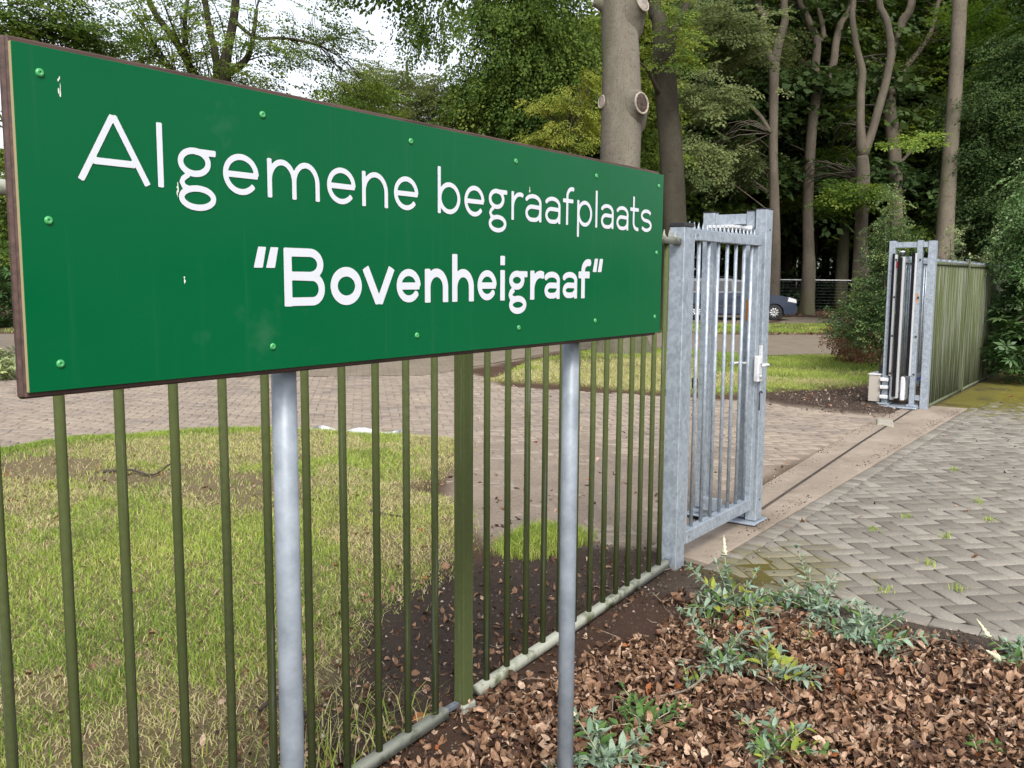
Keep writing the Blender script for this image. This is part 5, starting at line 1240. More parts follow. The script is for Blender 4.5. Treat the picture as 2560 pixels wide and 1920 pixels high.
tree('beech_tree', 'tall grey beech forking high up behind the parked car', t4[0][:2], t4, l4,
     [B(1700, 230, 43, 1.3, 1.2, 1.4, 52, 6, 1.05, 'layer', -.12, .55), B(1815, 130, 43, 1.3, 1.3, 1.5, 60, 6, 1.05, 'layer', -.12, .50), B(1640, 40, 43, 2.2, 1.3, 1.4, 70, 6, 1.1, 'layer', -.1, .6), B(1850, 40, 44, 2.4, 1.3, 1.6, 80, 6, 1.1, 'layer', -.1, .55), B(1800, 250, 41.8, 1.2, .8, 1.0, 40, 5, 1.0, 'layer', -.15, .6), B(1720, 400, 41.8, 1.0, .8, .9, 34, 5, 1.0, 'layer', -.15, .5), B(1690, 150, 41.8, 1.4, .8, 1.3, 44, 5, 1.0, 'layer', -.15, .62), B(1690, 320, 44, 1.6, 1.2, 1.2, 50, 6, 1.0, 'layer', -.1, .35), B(1720, 30, 43, 1.8, 1.3, 1.2, 60, 6, 1.1, 'layer', -.1, .55), (p[:3] + [0, 0, 9.], (4.5, 4.5, 3.5), 16, 6, 1.5, 'far', -.2, .45)], M['bark_mid'], M['leaf_beech'], 24)
d5 = 35.; t5 = T3([(1232, 1640, 100), (1232, 1450, 76), (1238, 1250, 74), (1245, 1050, 78), (1240, 940, 66)], d5); t5 = np.vstack([[t5[0][0], t5[0][1], -.2, t5[0][3]], t5]); p = t5[-1]
l5 = [np.vstack([p, T3([(1228, 750, 52), (1232, 550, 50), (1240, 430, 48), (1205, 280, 40), (1180, 100, 36), (1190, -40, 32)], d5)]), np.vstack([p, T3([(1295, 800, 52), (1335, 660, 52), (1385, 480, 50), (1412, 300, 46), (1385, 120, 44), (1335, -40, 42)], d5)])]
l5 = [up(q, (.2, .2, 4, .16)) for q in l5]
tree('beech_tree', 'beech with two steep stems above the young hedge bush', t5[0][:2], t5, l5,
     [B(1808, 345, 42.5, 1.1, 1.0, 1.0, 50, 6, .95, 'layer', -.08, .42), B(1845, 415, 33.8, .55, .6, .5, 22, 6, .9, 'layer', -.08, .55), B(1805, 430, 42.5, 1.1, 1.0, .8, 36, 6, .9, 'layer', -.08, .30), B(1825, 200, 42.5, 1.3, 1.2, 1.2, 50, 6, 1.0, 'layer', -.1, .45), B(1700, 425, 42.5, 1.1, .8, .35, 24, 5, .8, 'layer', -.2, .62), (p[:3] + [0, 0, 10.], (4.5, 4.5, 3.5), 16, 6, 1.5, 'far', -.2, .45)], M['bark_mid'], M['leaf_fresh'], 25)
d6 = 41.; t6 = T3([(1445, 1640, 84), (1445, 1300, 78), (1438, 1000, 80), (1420, 800, 84), (1402, 640, 74), (1408, 580, 70)], d6); t6 = np.vstack([[t6[0][0], t6[0][1], -.2, t6[0][3]], t6]); p = t6[-1]
l6 = [np.vstack([p, T3([(1405, 420, 50), (1425, 280, 56), (1480, 130, 54), (1540, -20, 48)], d6)]), np.vstack([p, T3([(1445, 530, 40), (1500, 410, 36), (1580, 310, 32), (1650, 200, 28), (1690, 40, 26), (1720, -60, 24)], d6)]), T3([(1475, 970, 20), (1540, 910, 16), (1610, 885, 9)], d6)]
l6[0] = up(l6[0], (.4, .2, 5, .16))
tree('beech_tree', 'wide-armed beech standing behind the two-stemmed one', t6[0][:2], t6, l6,
     [B(1960, 60, 43.5, 1.9, 1.4, 1.5, 70, 6, 1.1, 'layer', -.1, .40), B(1960, 130, 41.8, 1.3, .8, 1.3, 40, 5, 1.0, 'layer', -.15, .55), B(1990, 260, 41.5, 1.0, .8, 1.0, 34, 5, 1.0, 'layer', -.15, .5), B(2120, 60, 41, 2.2, 1.4, 1.6, 70, 6, 1.1, 'layer', -.1, .5), B(1930, 250, 44, 1.6, 1.2, 1.3, 40, 6, 1.1, 'layer', -.1, .4), B(2000, 170, 43, 1.3, 1.3, 1.4, 50, 6, 1.1, 'layer', -.1, .32), B(1975, 345, 43, 1.3, 1.1, .5, 24, 6, 1.0, 'layer', -.05, .35), (p[:3] + [0, 0, 9.], (4.5, 4.5, 3.5), 16, 6, 1.5, 'far', -.2, .45)], M['bark_mid'], M['leaf_beech'], 26)
d7 = 25.5; t7 = T3([(1722, 1640, 120), (1738, 1400, 102), (1752, 1150, 94), (1772, 900, 88), (1792, 650, 84), (1806, 400, 82), (1818, 150, 84), (1828, -40, 90)], d7); t7 = np.vstack([[t7[0][0], t7[0][1], -.2, t7[0][3]], t7]); t7 = up(t7, (.1, 0, 3, .40), (.2, .2, 7, .25))
tree('beech_tree', 'straight ringed beech trunk rising behind the street railing', t7[0][:2], t7, [],
     [B(1980, 300, 24.6, .55, .5, .25, 10, 5, .6, 'layer', -.1, .70), B(2110, 290, 27, .8, .7, .4, 12, 5, .7, 'layer', -.1, .5), B(2155, 170, 27.5, 1.0, 1., .7, 30, 5, .8, 'layer', -.15, .45), B(2150, 40, 28, 1.3, 1.2, .8, 30, 5, .85, 'layer', -.15, .35), (t7[-1][:3] + [0, 0, 1.], (4.5, 4.5, 3.), 8, 6, 1.5, 'far', -.2, .45)], M['bark_mid'], M['leaf_fresh'], 27, flare=.4, twigs=.0)
# right-hand hemlock-like layered tree
ph = W(2290, 600, 27.); th = np.array([[ph[0], ph[1], -.2, .30], [ph[0], ph[1], 5, .24], [ph[0], ph[1], 12, .12], [ph[0], ph[1], 16, .04]])
tree('hemlock_tree', 'dark feathery conifer with layered boughs above the rhododendron', th[0][:2], th, [],
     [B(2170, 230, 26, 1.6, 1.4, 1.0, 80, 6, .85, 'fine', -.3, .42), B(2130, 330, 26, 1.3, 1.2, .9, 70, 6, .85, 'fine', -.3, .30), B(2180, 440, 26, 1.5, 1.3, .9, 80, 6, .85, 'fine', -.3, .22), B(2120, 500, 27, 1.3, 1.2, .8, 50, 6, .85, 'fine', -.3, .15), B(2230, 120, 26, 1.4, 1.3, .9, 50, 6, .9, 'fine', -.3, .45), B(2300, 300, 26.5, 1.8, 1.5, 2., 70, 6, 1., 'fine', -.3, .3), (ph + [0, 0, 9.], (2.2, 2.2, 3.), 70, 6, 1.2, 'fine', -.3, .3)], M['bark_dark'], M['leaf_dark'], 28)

# left half: the spreading tree behind the sign and its neighbours
dl = 20.5
def Z1(x, y, d): return W(x / 2.572 / PX, y / 2.572 / PX, d)
def TL(rows, d): return np.array([[*Z1(x, y, d), w * d / (2301. * 2.572) / 2] for x, y, w in rows])
pb = Z1(1420, 640, dl); tl = np.array([[pb[0], pb[1], -.2, .36], [pb[0], pb[1], 1., .33], [*pb, .31]])
ll = [np.vstack([[*pb, .28], TL([(1440, 480, 95), (1460, 330, 66), (1500, 130, 55), (1520, -60, 48)], dl)]), np.vstack([[*pb, .2], TL([(1395, 480, 50), (1385, 350, 46), (1345, 180, 42), (1310, -40, 38)], dl)]),
      np.vstack([[*pb, .2], TL([(1250, 480, 55), (1170, 330, 52), (1090, 210, 46), (1000, 90, 40), (930, -60, 34)], dl)]), np.vstack([TL([(1450, 480, 60), (1580, 385, 44), (1625, 240, 30), (1650, 60, 24)], dl)]),
      np.vstack([TL([(1190, 290, 30), (1190, 150, 28), (1205, 0, 24)], dl)]), np.vstack([TL([(1500, 130, 26), (1640, 240, 22), (1800, 245, 20), (1950, 265, 18), (2050, 295, 14)], dl)]), np.vstack([TL([(1130, 470, 28), (1040, 390, 26), (960, 230, 22), (870, 90, 16)], dl)])]
tree('spreading_tree', 'spreading broadleaf tree with dark forking limbs above the sign', pb[:2], tl, ll,
     [B(400, 30, 20, 2.4, 1.6, 1.0, 62, 4, .52, 'layer', -.2, .55), B(620, 110, 20.5, 1.5, 1.2, .8, 46, 4, .50, 'layer', -.25, .50), B(330, 110, 20, 1.3, 1.0, .6, 40, 4, .50, 'layer', -.3, .60), B(710, 40, 20.5, 1.5, 1.3, .7, 26, 4, .5, 'layer', -.2, .55), B(480, 180, 20.5, 1.5, 1.1, .5, 34, 4, .48, 'layer', -.3, .65), B(760, 205, 21, .7, .8, .5, 26, 4, .48, 'layer', -.3, .55), B(450, -170, 20.5, 4.0, 2.5, 1.0, 50, 4, .7, 'layer', -.2, .5)], M['bark_dark'], M['leaf_thin'], 31, twigs=.9)
dn = 15.; pn_ = W(-130, 600, dn); tn = np.array([[pn_[0], pn_[1], -.2, .22], [pn_[0], pn_[1], 3, .19], [pn_[0] + .2, pn_[1], 7, .1]])
tree('broadleaf_tree', 'dense green tree overhanging the corner of the sign', tn[0][:2], tn, [],
     [B(80, 25, 15, .9, 1.0, .5, 60, 5, .45, 'layer', -.2, .42), B(20, 80, 15, .6, .8, .4, 40, 6, .5, 'layer', -.2, .60), B(190, 75, 15.3, .6, .8, .35, 36, 5, .44, 'layer', -.25, .25), B(-120, -60, 15, 1., 1.2, .9, 40, 6, .6, 'layer', -.2, .45), B(200, -90, 15, 1.0, 1., .5, 16, 5, .55, 'layer', -.2, .45)], M['bark_dark'], M['leaf_thin'], 32)
# pale fine-leaved tree, dark ones and the yellow-green one between sign and big trunk
def small(name, label, px, d, blobs, leaf_, seed, h=6., r=.14, bk='bark_dark'):
    q = W(px, 600, d); t = np.array([[q[0], q[1], -.2, r], [q[0] + .1, q[1], h * .5, r * .8], [q[0] - .1, q[1] + .1, h, r * .35]]); return tree(name, label, q[:2], t, [], blobs, M[bk], M[leaf_], seed, twigs=.8, sides=12)
small('birch_tree', 'pale grey-green fine-leaved tree above the middle of the sign', 890, 33., [B(900, 240, 32, 1.9, 1.5, 1.5, 110, 6, .85, 'fine', .5, .55), B(870, 330, 32, 2.1, 1.5, 1.4, 70, 6, .85, 'fine', .4, .40), B(820, 200, 32.5, .9, 1., 1.0, 40, 6, .8, 'fine', .5, .62), B(980, 250, 32, .9, 1., 1.1, 40, 6, .8, 'fine', .4, .6)], 'leaf_grey', 33, 9.)
small('broadleaf_tree', 'low olive bush tree showing above the sign edge', 760, 29., [B(770, 220, 28, 1.1, 1., .8, 60, 6, .7, 'layer', -.1, .6), B(700, 300, 28, 2., 1.4, 1.2, 60, 6, .8, 'layer', -.1, .4)], 'leaf_beech', 34, 7.)
small('beech_tree', 'tall drooping green beech between the birch and the big trunk', 1150, 31., [B(1080, 60, 29.5, 1.7, 1.5, 1.9, 92, 6, .95, 'hang', -.55, .42), B(1190, 70, 29.5, 1.7, 1.5, 1.9, 96, 6, .95, 'hang', -.55, .48), B(1050, 190, 30, 1.2, 1.2, 1.2, 60, 6, .95, 'hang', -.5, .50), B(1130, 230, 30.5, 1.5, 1.3, 1.2, 80, 6, .95, 'hang', -.5, .22), B(1255, 160, 29.5, 1.1, 1.1, 1.3, 60, 6, .95, 'hang', -.5, .45), B(1150, -140, 30, 3., 2.5, 2., 110, 6, 1.2, 'hang', -.4, .4)], 'leaf_beech', 35, 14., .3)
small('maple_tree', 'yellow-green sunlit tree beside the big pruned trunk', 1230, 25., [B(1205, 280, 24.5, .55, .6, .45, 26, 4, .46, 'layer', -.55, .78), B(1160, 215, 24.5, .38, .4, .25, 11, 4, .42, 'layer', -.4, .88), B(1230, 205, 24.6, .5, .5, .40, 20, 4, .46, 'layer', -.5, .70), B(1272, 260, 24.8, .45, .5, .6, 24, 4, .46, 'layer', -.5, .78), B(1155, 300, 24.7, .45, .5, .4, 15, 4, .44, 'layer', -.5, .66), B(1285, 170, 24.8, .40, .4, .5, 16, 4, .44, 'layer', -.5, .8), B(1230, 340, 24.8, .9, .8, .6, 26, 4, .46, 'layer', -.5, .5)], 'leaf_yellow', 36, 5.)
small('beech_tree', 'yellow-green foliage between the big trunk and the dark twin trunk', 1400, 31., [B(1400, 220, 30, .8, .9, 1.6, 60, 6, .7, 'ball', -.3, .55), B(1395, 60, 30, .9, 1., 1.4, 50, 6, .8, 'layer', -.3, .6), B(1405, 350, 30, .7, .9, 1.2, 30, 6, .7, 'layer', -.3, .3)], 'leaf_yellow', 37, 8.)
small('yew_tree', 'very dark evergreen between the pale tree and the yellow-green one', 1060, 38., [B(1060, 300, 37, 2.0, 1.6, 1.8, 110, 6, .9, 'layer', -.2, .45), B(1130, 330, 36, 1.6, 1.5, 1.6, 80, 6, .9, 'layer', -.2, .35), B(1280, 340, 36, 1.4, 1.5, 2., 70, 6, .9, 'layer', -.2, .3)], 'leaf_dark', 38, 8.)

# the wood behind: rows of copied trees, shared meshes
def proto(name, bk, leaf_, seed, h, nb, sc):
    r = np.random.default_rng(seed); t = np.array([[0, 0, -.3, .30], [r.normal(0, .2), r.normal(0, .2), h * .35, .24], [r.normal(0, .4), r.normal(0, .4), h * .7, .16], [r.normal(0, .5), r.normal(0, .5), h, .05]])
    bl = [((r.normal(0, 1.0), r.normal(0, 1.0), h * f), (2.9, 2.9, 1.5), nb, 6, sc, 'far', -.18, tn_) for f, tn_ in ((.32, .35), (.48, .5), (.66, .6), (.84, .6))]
    V, F, T, tips = crown_sprays(bl, (0, 0), seed); return mesh_np('trunk', *(lambda q: ([v.co[:] for v in q.vertices], [list(p.vertices) for p in q.polygons]))(trunk_mesh(t, 12, 20, .4, 5, seed)), True), mesh_np('crown', V, F, tint=T), M[bk], M[leaf_]
protos = [proto('a', 'bark_mid', 'leaf_beech', 51, 17., 34, 1.7), proto('b', 'bark_dark', 'leaf_dark', 52, 19., 36, 1.7), proto('c', 'bark_dark', 'leaf_beech', 53, 15., 34, 1.6)]
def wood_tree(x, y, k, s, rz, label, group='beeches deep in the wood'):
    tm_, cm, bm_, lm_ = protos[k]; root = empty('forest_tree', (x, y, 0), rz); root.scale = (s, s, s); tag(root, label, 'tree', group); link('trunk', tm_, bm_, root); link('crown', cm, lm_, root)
r5 = np.random.default_rng(77); placed = []
WL = ['grey-barked forest tree in the deep shade of the wood', 'dark-leaved forest tree in the deep shade of the wood', 'dark-trunked green forest tree in the deep shade of the wood']
for row, (dd, step) in enumerate([(46, 105), (53, 92), (61, 84), (70, 76), (82, 70)]):
    for q in np.arange(1330, 2420, step):
        px = q + r5.normal(0, 24); x, y = WG(px, dd + r5.normal(0, 1.6)); k = int(r5.integers(3)); wood_tree(x, y, k, r5.uniform(.85, 1.15), r5.random() * 6.28, WL[k])
for px, d, k in [(1618, 47, 1), (1298 + 560, 48, 1), (1985, 46, 1), (2010, 50, 2), (1700, 50, 1), (1545, 52, 0), (2115, 47, 1)]:
    x, y = WG(px, d); wood_tree(x, y, k, 1.0, px * .37, WL[k])
for dd, a, b, step in ((44, -160, 1330, 150), (54, -240, 1360, 130)):
    for q in np.arange(a, b, step):
        px = q + r5.normal(0, 30)
        if 760 < px < 1080 and dd < 50: continue
        x, y = WG(px, dd + r5.normal(0, 2)); k = int(r5.integers(3)); wood_tree(x, y, k, r5.uniform(.42, .58) if px < 1120 else r5.uniform(.8, 1.), r5.random() * 6.28, ['grey-barked small tree in the belt behind the parking ground', 'dark-leaved small tree in the belt behind the parking ground', 'dark-trunked small tree in the belt behind the parking ground'][k], 'trees behind the parking ground')
for px, d, k, s in [(2260, 42, 0, .9), (2330, 44, 1, .9), (2180, 41, 1, .9), (2080, 43, 2, .9), (2400, 40, 2, .8)]:
    x, y = WG(px, d); wood_tree(x, y, k, s, px * .1, ['grey-barked tree standing in the wood right behind the conifer', 'dark-leaved tree standing in the wood right behind the conifer', 'dark-trunked tree standing in the wood right behind the conifer'][k], 'trees behind the conifer')
# closing mass of undergrowth and far wood
def mass(name, label, a, b, d0, d1_, h, n, sc, leaf_, seed, tone=.3, hp=1.):
    r = np.random.default_rng(seed); px = r.uniform(a, b, n); dd = r.uniform(d0, d1_, n); P = np.array([W(p, 600, q) for p, q in zip(px, dd)]); P[:, 2] = r.random(n) ** hp * (h(px) if callable(h) else h)
    V, F, T = make_sprays(P, r.random(n) * 6.28, r.normal(-.15, .3, n), r.normal(0, .4, n), sc * r.uniform(.7, 1.2, n), 'far', np.clip(tone + r.normal(0, .12, n), 0, 1), seed + 1)
    o = link(name, mesh_np(name, V, F, tint=T), M[leaf_]); tag(o, label, 'undergrowth', kind='stuff')
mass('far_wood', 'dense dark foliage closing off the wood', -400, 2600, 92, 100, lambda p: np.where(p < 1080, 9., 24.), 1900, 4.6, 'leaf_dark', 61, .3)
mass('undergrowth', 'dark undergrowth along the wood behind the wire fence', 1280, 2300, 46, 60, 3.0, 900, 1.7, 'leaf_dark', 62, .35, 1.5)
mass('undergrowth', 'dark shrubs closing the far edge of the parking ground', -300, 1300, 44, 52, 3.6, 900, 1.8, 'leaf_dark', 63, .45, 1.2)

# ------------------------------------------------------------------ parked car
m = Mt('car_paint_blue'); m.color((.006, .016, .042)).set(rough=.4, metal=.0, coat=.15); M['car_blue'] = m.m
m = Mt('car_glass'); m.color((.008, .010, .012)).set(rough=.08, spec=.25); M['car_glass'] = m.m
m = Mt('tyre'); m.color((.014, .014, .015)).set(rough=.85); M['tyre'] = m.m
m = Mt('hubcap'); m.color((.42, .43, .44)).set(rough=.35, metal=.6); M['hub'] = m.m
m = Mt('lamp_glass'); m.color((.62, .64, .66)).set(rough=.12, spec=.6); M['lamp'] = m.m
m = Mt('grey_bumper'); m.color((.030, .036, .045)).set(rough=.5); M['bumper'] = m.m
def make_car():
    dC = 35.2; q = W(1580, 600, dC); heading = math.atan2(side[1], side[0]); car = empty('parked_car', (q[0], q[1], 0.0), heading); tag(car, 'dark blue estate car parked under the trees beyond the gate', 'car')
    # local x forward, y to the car's left, z up; wheelbase 2.9 centred on x = 0
    def ext(name, prof, w0, w1, zs, mat, parent=car, inset_=0.0):
        """side outline extruded across the width, narrowing above zs"""
        bm = bmesh.new(); n = len(prof); L = []
        for sgn in (-1, 1):
            L.append([bm.verts.new((x, sgn * (w0 if z <= zs else w0 + (w1 - w0) * (z - zs) / max(1e-6, max(p[1] for p in prof) - zs)), z)) for x, z in prof])
        a, b = L; fs = [bm.faces.new(a), bm.faces.new(b[::-1])]
        for i in range(n): bm.faces.new((a[i], b[i], b[(i + 1) % n], a[(i + 1) % n]))
        bmesh.ops.recalc_face_normals(bm, faces=bm.faces[:]); bmesh.ops.triangulate(bm, faces=fs)
        me = bpy.data.meshes.new(name); bm.to_mesh(me); bm.free(); return link(name, me, mat, parent)
    def arch(cx, r, a0=180, a1=0): return [(cx + r * math.cos(math.radians(t)), .29 + r * math.sin(math.radians(t))) for t in np.linspace(a0, a1, 11)]
    low = [(-2.22, .42)] + [(-1.80, .24)] + arch(-1.45, .36) + [(-1.09, .24), (1.09, .24)] + arch(1.45, .36) + [(1.83, .24), (2.20, .27), (2.27, .42), (2.25, .66), (2.20, .80), (1.75, .93), (1.05, 1.02), (.9, 1.04), (-2.15, 1.04), (-2.24, .9)]
    ext('body', low, .86, .84, .75, M['car_blue'])
    cab = [(-2.16, 1.035), (1.02, 1.035), (.22, 1.50), (-.2, 1.565), (-1.2, 1.58), (-1.95, 1.54), (-2.08, 1.45)]
    ext('cabin', cab, .83, .66, 1.04, M['car_blue'])
    for sgn in (1, -1):
        wins = [[(-2.02, 1.09), (-1.12, 1.09), (-1.12, 1.47), (-1.92, 1.47)], [(-1.05, 1.09), (-.16, 1.09), (-.16, 1.48), (-1.05, 1.48)], [(-.09, 1.09), (.74, 1.09), (.20, 1.45), (-.09, 1.47)]]
        for k, wn_ in enumerate(wins):
            yy = lambda z: sgn * ((.83 + (.66 - .83) * (z - 1.04) / .54) + .006)
            V = [(x, yy(z), z) for x, z in wn_]; link('side_window', mesh_np('side_window', np.array(V), [[0, 1, 2, 3] if sgn < 0 else [3, 2, 1, 0]]), M['car_glass'], car)
        for x0, x1 in ((-1.08, -.10), (-.10, .92)):
            V, F = tube_np([(x0 + .02, sgn * .866, .32), (x0 + .02, sgn * .862, .7), (x0 + .02, sgn * .845, 1.03)], [.006] * 3, 4); link('door_seam', mesh_np('door_seam', V, F), M['black'], car)
            link('door_handle', box_mesh(x0 + .10, x0 + .26, sgn * .868 - .012, sgn * .868 + .012, .90, .925, .004), M['bumper'], car)
        link('side_moulding', box_mesh(-1.05, 1.05, sgn * .862 - .012, sgn * .862 + .012, .50, .58, .004), M['bumper'], car)
        link('roof_rail', mesh_np('roof_rail', *tube_np([(-1.9, sgn * .62, 1.56), (-1.75, sgn * .62, 1.62), (-.2, sgn * .61, 1.63), (.1, sgn * .61, 1.56)], [.018] * 4, 6), True), M['black'], car)
        link('wing_mirror', box_mesh(.62, .76, sgn * .90 - .08, sgn * .90 + .08, 1.06, 1.18, .03, 2), M['bumper'], car)
        link('headlight', prism('headlight', [(1.93, .72), (2.275, .66), (2.25, .80), (1.97, .885)], 'Y', sgn * .52, sgn * .872, M['lamp'], None, .01).data, None, car); bpy.data.objects.remove([o for o in C.objects if o.name.startswith('headlight') and o.parent is None][0])
        link('tail_light', box_mesh(-2.25, -2.12, sgn * .78 - .075, sgn * .78 + .075, .78, 1.30, .02), M['red'], car)
    link('windscreen', mesh_np('windscreen', np.array([(1.0, -.74, 1.06), (1.0, .74, 1.06), (.27, .62, 1.49), (.27, -.62, 1.49)]) + [.012, 0, .008], [[0, 1, 2, 3]]), M['car_glass'], car)
    ext('front_bumper', [(1.86, .25), (2.21, .24), (2.30, .40), (2.29, .56), (2.10, .60), (1.90, .50)], .85, .84, .5, M['bumper'])
    ext('rear_bumper', [(-1.86, .28), (-2.22, .34), (-2.31, .45), (-2.29, .62), (-1.90, .58)], .85, .84, .5, M['bumper'])
    ext('underbody', [(-1.9, .20), (1.9, .20), (1.9, .42), (-1.9, .42)], .70, .70, 1., M['black'])
    link('grille', box_mesh(2.18, 2.262, -.45, .45, .62, .76, .01), M['black'], car)
    for cx in (-1.45, 1.45):
        for sgn in (1, -1):
            w = empty('wheel', (cx, sgn * .76, .305)); w.parent = car
            prof = [(.20, -.10), (.285, -.095), (.305, -.07), (.305, .07), (.285, .095), (.20, .10)]; n = 28
            V = [(r * math.cos(a), y, r * math.sin(a)) for r, y in prof for a in np.arange(n) * 2 * PI / n]; F = [[i * n + j, i * n + (j + 1) % n, (i + 1) * n + (j + 1) % n, (i + 1) * n + j] for i in range(5) for j in range(n)]
            link('tyre', mesh_np('tyre', np.array(V), F, True), M['tyre'], w)
            link('rim', mesh_np('rim', *tube_np([(0, -.06, 0), (0, 0, 0), (0, .06, 0)], [.205] * 3, 24)), M['black'], w)
            for k in range(10):
                a = k * PI / 5; c_, s_ = math.cos(a), math.sin(a); P = [(.04, -.022), (.19, -.038), (.19, .038), (.04, .022)]; yy = sgn * .085
                V = [(x * c_ - z * s_, yy, x * s_ + z * c_) for x, z in P] + [(x * c_ - z * s_, yy - sgn * .03, x * s_ + z * c_) for x, z in P]
                link('spoke', mesh_np('spoke', np.array(V), [[0, 1, 2, 3], [7, 6, 5, 4], [0, 4, 5, 1], [1, 5, 6, 2], [2, 6, 7, 3], [3, 7, 4, 0]]), M['hub'], w)
            link('hub', mesh_np('hub', *tube_np([(0, sgn * .06, 0), (0, sgn * .09, 0), (0, sgn * .1, 0)], [.05, .05, .03], 12)), M['hub'], w)
    return car
make_car()

# ------------------------------------------------------------------ tube-topped wire fence at the edge of the wood
wf = empty('wire_fence', (*WG(1700, 44.5), 0)); tag(wf, 'low wire fence with a pale top tube along the edge of the wood', 'fence')
a = np.array([*WG(1290, 45.5), 0]); b = np.array([*WG(2060, 43.5), 0]); nP = 7
wlink(cyl('top_tube', a + [0, 0, 1.56], b + [0, 0, 1.50], .024, M['zinc'], None, 8), wf)
for k in range(nP): q = a + (b - a) * (k + .3) / nP; wlink(cyl('fence_post', q, q + [0, 0, 1.53], .028, M['galv_dark'], None, 8), wf)
for k in range(10):
    zz = .12 + k * .145; wlink(cyl('wire', a + [0, 0, zz], b + [0, 0, zz], .0035, M['galv_dark'], None, 4), wf)

# ------------------------------------------------------------------ shrubs
def shrub(name, label, base, blobs, leaf_, seed, stems=6, h=1.5, bk='bark_dark', spread=.3):
    r = np.random.default_rng(seed); root = empty(name, (base[0], base[1], float(gh(base[0], base[1])))); tag(root, label, 'shrub'); off = np.array([base[0], base[1], float(gh(base[0], base[1]))])
    for k in range(stems):
        az = r.random() * 6.28; L = h * r.uniform(.7, 1.05); P = np.array([[r.normal(0, .04), r.normal(0, .04), -.05], [math.cos(az) * spread * .4, math.sin(az) * spread * .4, L * .45], [math.cos(az) * spread, math.sin(az) * spread, L]]); S = spline(P, 9); tube('stem', S, np.linspace(.018, .005, 9), M[bk], root, 6)
    V, F, T, tips = crown_sprays(blobs, base, seed); link('foliage', mesh_np('foliage', V - off, F, tint=T), M[leaf_], root); return root
TPL['rhodo'] = []
r8 = np.random.default_rng(8)
for _ in range(4):                       # whorls of long leaves
    L = []
    for k in range(9):
        a = k * 2 * PI / 9 + r8.normal(0, .15); el = r8.uniform(-.35, .35); d = np.array([math.cos(a) * math.cos(el), math.sin(a) * math.cos(el), math.sin(el)]); s = np.array([-math.sin(a), math.cos(a), 0.]); l = r8.uniform(.75, 1.05); p = d * .06
        L.append([p, p + d * l * .55 + s * l * .155, p + d * l - np.array([0, 0, .12]), p + d * l * .55 - s * l * .155])
    TPL['rhodo'].append(np.array(L))
def whorls(c, rad, n, sc, tone, seed):
    r = np.random.default_rng(seed); d = r.normal(0, 1, (n, 3)); d /= np.linalg.norm(d, axis=1)[:, None]; P = np.asarray(c) + d * (r.random(n) ** .25)[:, None] * np.asarray(rad); P[:, 2] = np.maximum(P[:, 2], .08)
    return make_sprays(P, r.random(n) * 6.28, r.normal(0, .4, n), r.normal(0, .4, n), sc * r.uniform(.75, 1.2, n), 'rhodo', np.clip(tone + .2 * d[:, 2] * 0 + r.normal(0, .18, n), 0, 1), seed)
def rhodo(label, base, parts, leaf_='leaf_gloss', name='rhododendron'):
    root = empty(name, (base[0], base[1], 0.)); tag(root, label, 'shrub'); off = np.array([base[0], base[1], 0.]); Vs, Fs, Ts = [], [], []; b0 = 0
    for i, (c, rad, n, sc, tone) in enumerate(parts):
        V, F, T = whorls(c, rad, n, sc, tone, 300 + i + int(abs(base[0]) * 7)); Vs.append(V - off); Fs.append(F + b0); Ts.append(T); b0 += len(V)
        for k in range(4):
            e = np.asarray(c) - off + rng.normal(0, .3, 3) * np.asarray(rad); tube('stem', spline(np.array([[rng.normal(0, .06), rng.normal(0, .06), -.05], e * [.4, .4, .5], e]), 8), np.linspace(.02, .006, 8), M['bark_dark'], root, 6)
    link('foliage', mesh_np('foliage', np.vstack(Vs), np.vstack(Fs), tint=np.concatenate(Ts)), M[leaf_], root)
rb = W(2245, 700, 14.2)
rhodo('large glossy rhododendron leaning over the street railing', rb[:2], [((*W(2222, 640, 14.0)[:2], .95), (.55, .55, .75), 240, .17, .55), ((*W(2212, 730, 13.8)[:2], .50), (.55, .5, .45), 150, .16, .5), ((*W(2250, 640, 14.2)[:2], 1.0), (.7, .7, .9), 200, .17, .5), ((*W(2240, 600, 14.3)[:2], 1.5), (.35, .4, .3), 70, .15, .6)])
sb_ = W(1912, 700, 15.2)
shrub('young_beech', 'young beech bush with pale leaf tips beside the guide portal', sb_[:2],
      [(np.array([*W(1912, 600, 15.2)[:2], 1.35]), (.50, .5, .65), 80, 6, .24, 'ball', .1, .50), (np.array([*W(1885, 600, 15.2)[:2], .85]), (.60, .55, .45), 80, 6, .24, 'ball', .0, .42), (np.array([*W(1918, 600, 15.2)[:2], 2.10]), (.30, .3, .45), 44, 6, .22, 'ball', .25, .60), (np.array([*W(1920, 600, 15.2)[:2], 2.72]), (.15, .16, .35), 18, 5, .20, 'ball', .4, .7), (np.array([*W(1935, 600, 15.3)[:2], 1.9]), (.34, .3, .4), 36, 6, .22, 'ball', .2, .55), (np.array([*W(1868, 600, 15.2)[:2], 1.15]), (.25, .25, .25), 18, 6, .22, 'ball', .2, .6)], 'leaf_hedge', 81, 4, 2.4, 'bark_mid', .10)
st = W(1932, 700, 15.1); wlink_st = tube('wooden_stake', [(0, 0, -.1), (0, 0, .7), (.01, 0, 1.45)], [.03, .03, .03], M['twig'], None, 8); wlink_st.location = (st[0], st[1], 0); tag(wlink_st, 'wooden stake standing inside the young beech bush', 'stake')
bb = W(1848, 700, 17.)
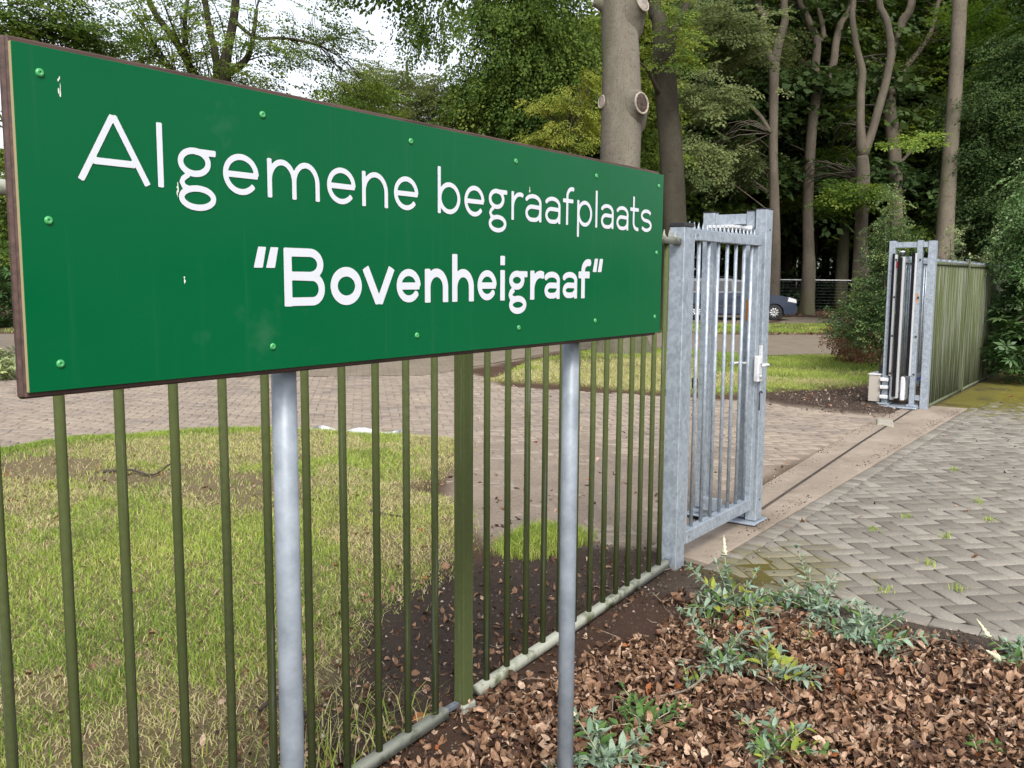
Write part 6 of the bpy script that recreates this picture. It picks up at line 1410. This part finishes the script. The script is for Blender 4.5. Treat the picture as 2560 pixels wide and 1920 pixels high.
shrub('withered_bush', 'withered brown bush at the foot of the young beech', bb[:2], [(np.array([*W(1850, 600, 17)[:2], .62]), (.42, .42, .36), 60, 5, .30, 'hang', -.6, .45), (np.array([*W(1875, 600, 16.6)[:2], .45]), (.36, .36, .30), 44, 5, .28, 'hang', -.6, .55)], 'leaf_brown', 82, 9, 1.0, 'bark_mid', .4)
for px, top, d, sd_, lab in ((2062, 478, 16.4, 83, 'spindly pale-leaved shrub poking up behind the guide portal'), (2140, 505, 16.6, 84, 'thin pale-leaved shrub poking up behind the middle of the street railing'), (2115, 545, 17.0, 85, 'low dark shrub top just above the street railing')):
    q = W(px, 600, d); zt = float(W(px, top, d)[2]); shrub('holly_shrub', lab, q[:2], [(np.array([q[0], q[1], zt - .32]), (.14, .14, .30), 16, 3, .15, 'ball', .5, .7), (np.array([q[0], q[1], zt - .8]), (.32, .32, .33), 24, 3, .17, 'ball', .4, .5)], 'leaf_holly', sd_, 4, zt - .1, 'bark_dark', .12)
q = W(2255, 600, 13.6); zt = float(W(2200, 350, 13.6)[2])
shrub('laurel_tree', 'light green laurel with drooping leaves above the rhododendron', q[:2], [(np.array([*W(2240, 600, 13.6)[:2], zt - .75]), (.38, .4, .55), 80, 5, .34, 'hang', -.3, .6), (np.array([*W(2222, 600, 13.6)[:2], zt - 1.25]), (.40, .4, .35), 60, 5, .34, 'hang', -.3, .5), (np.array([*W(2260, 600, 13.6)[:2], zt - .5]), (.45, .45, .7), 80, 5, .36, 'hang', -.3, .5)], 'leaf_laurel', 86, 5, 2.7, 'bark_dark', .3)
# shrubs in the gap at the sign's far end
lb = W(-20, 600, 27.); rhodo('dark evergreen shrub across the driveway seen past the sign frame', lb[:2], [((lb[0], lb[1], .9), (1.4, 1.4, 1.0), 260, .3, .45), ((lb[0] - 1., lb[1] + 1.4, 1.5), (1.3, 1.3, 1.2), 200, .3, .4)])
lb = W(-28, 600, 13.6); rhodo('low pale-flowering shrub on the soil across the driveway', lb[:2], [((lb[0], lb[1], .22), (.5, .5, .24), 120, .13, .8)], 'leaf_holly', 'low_shrub')
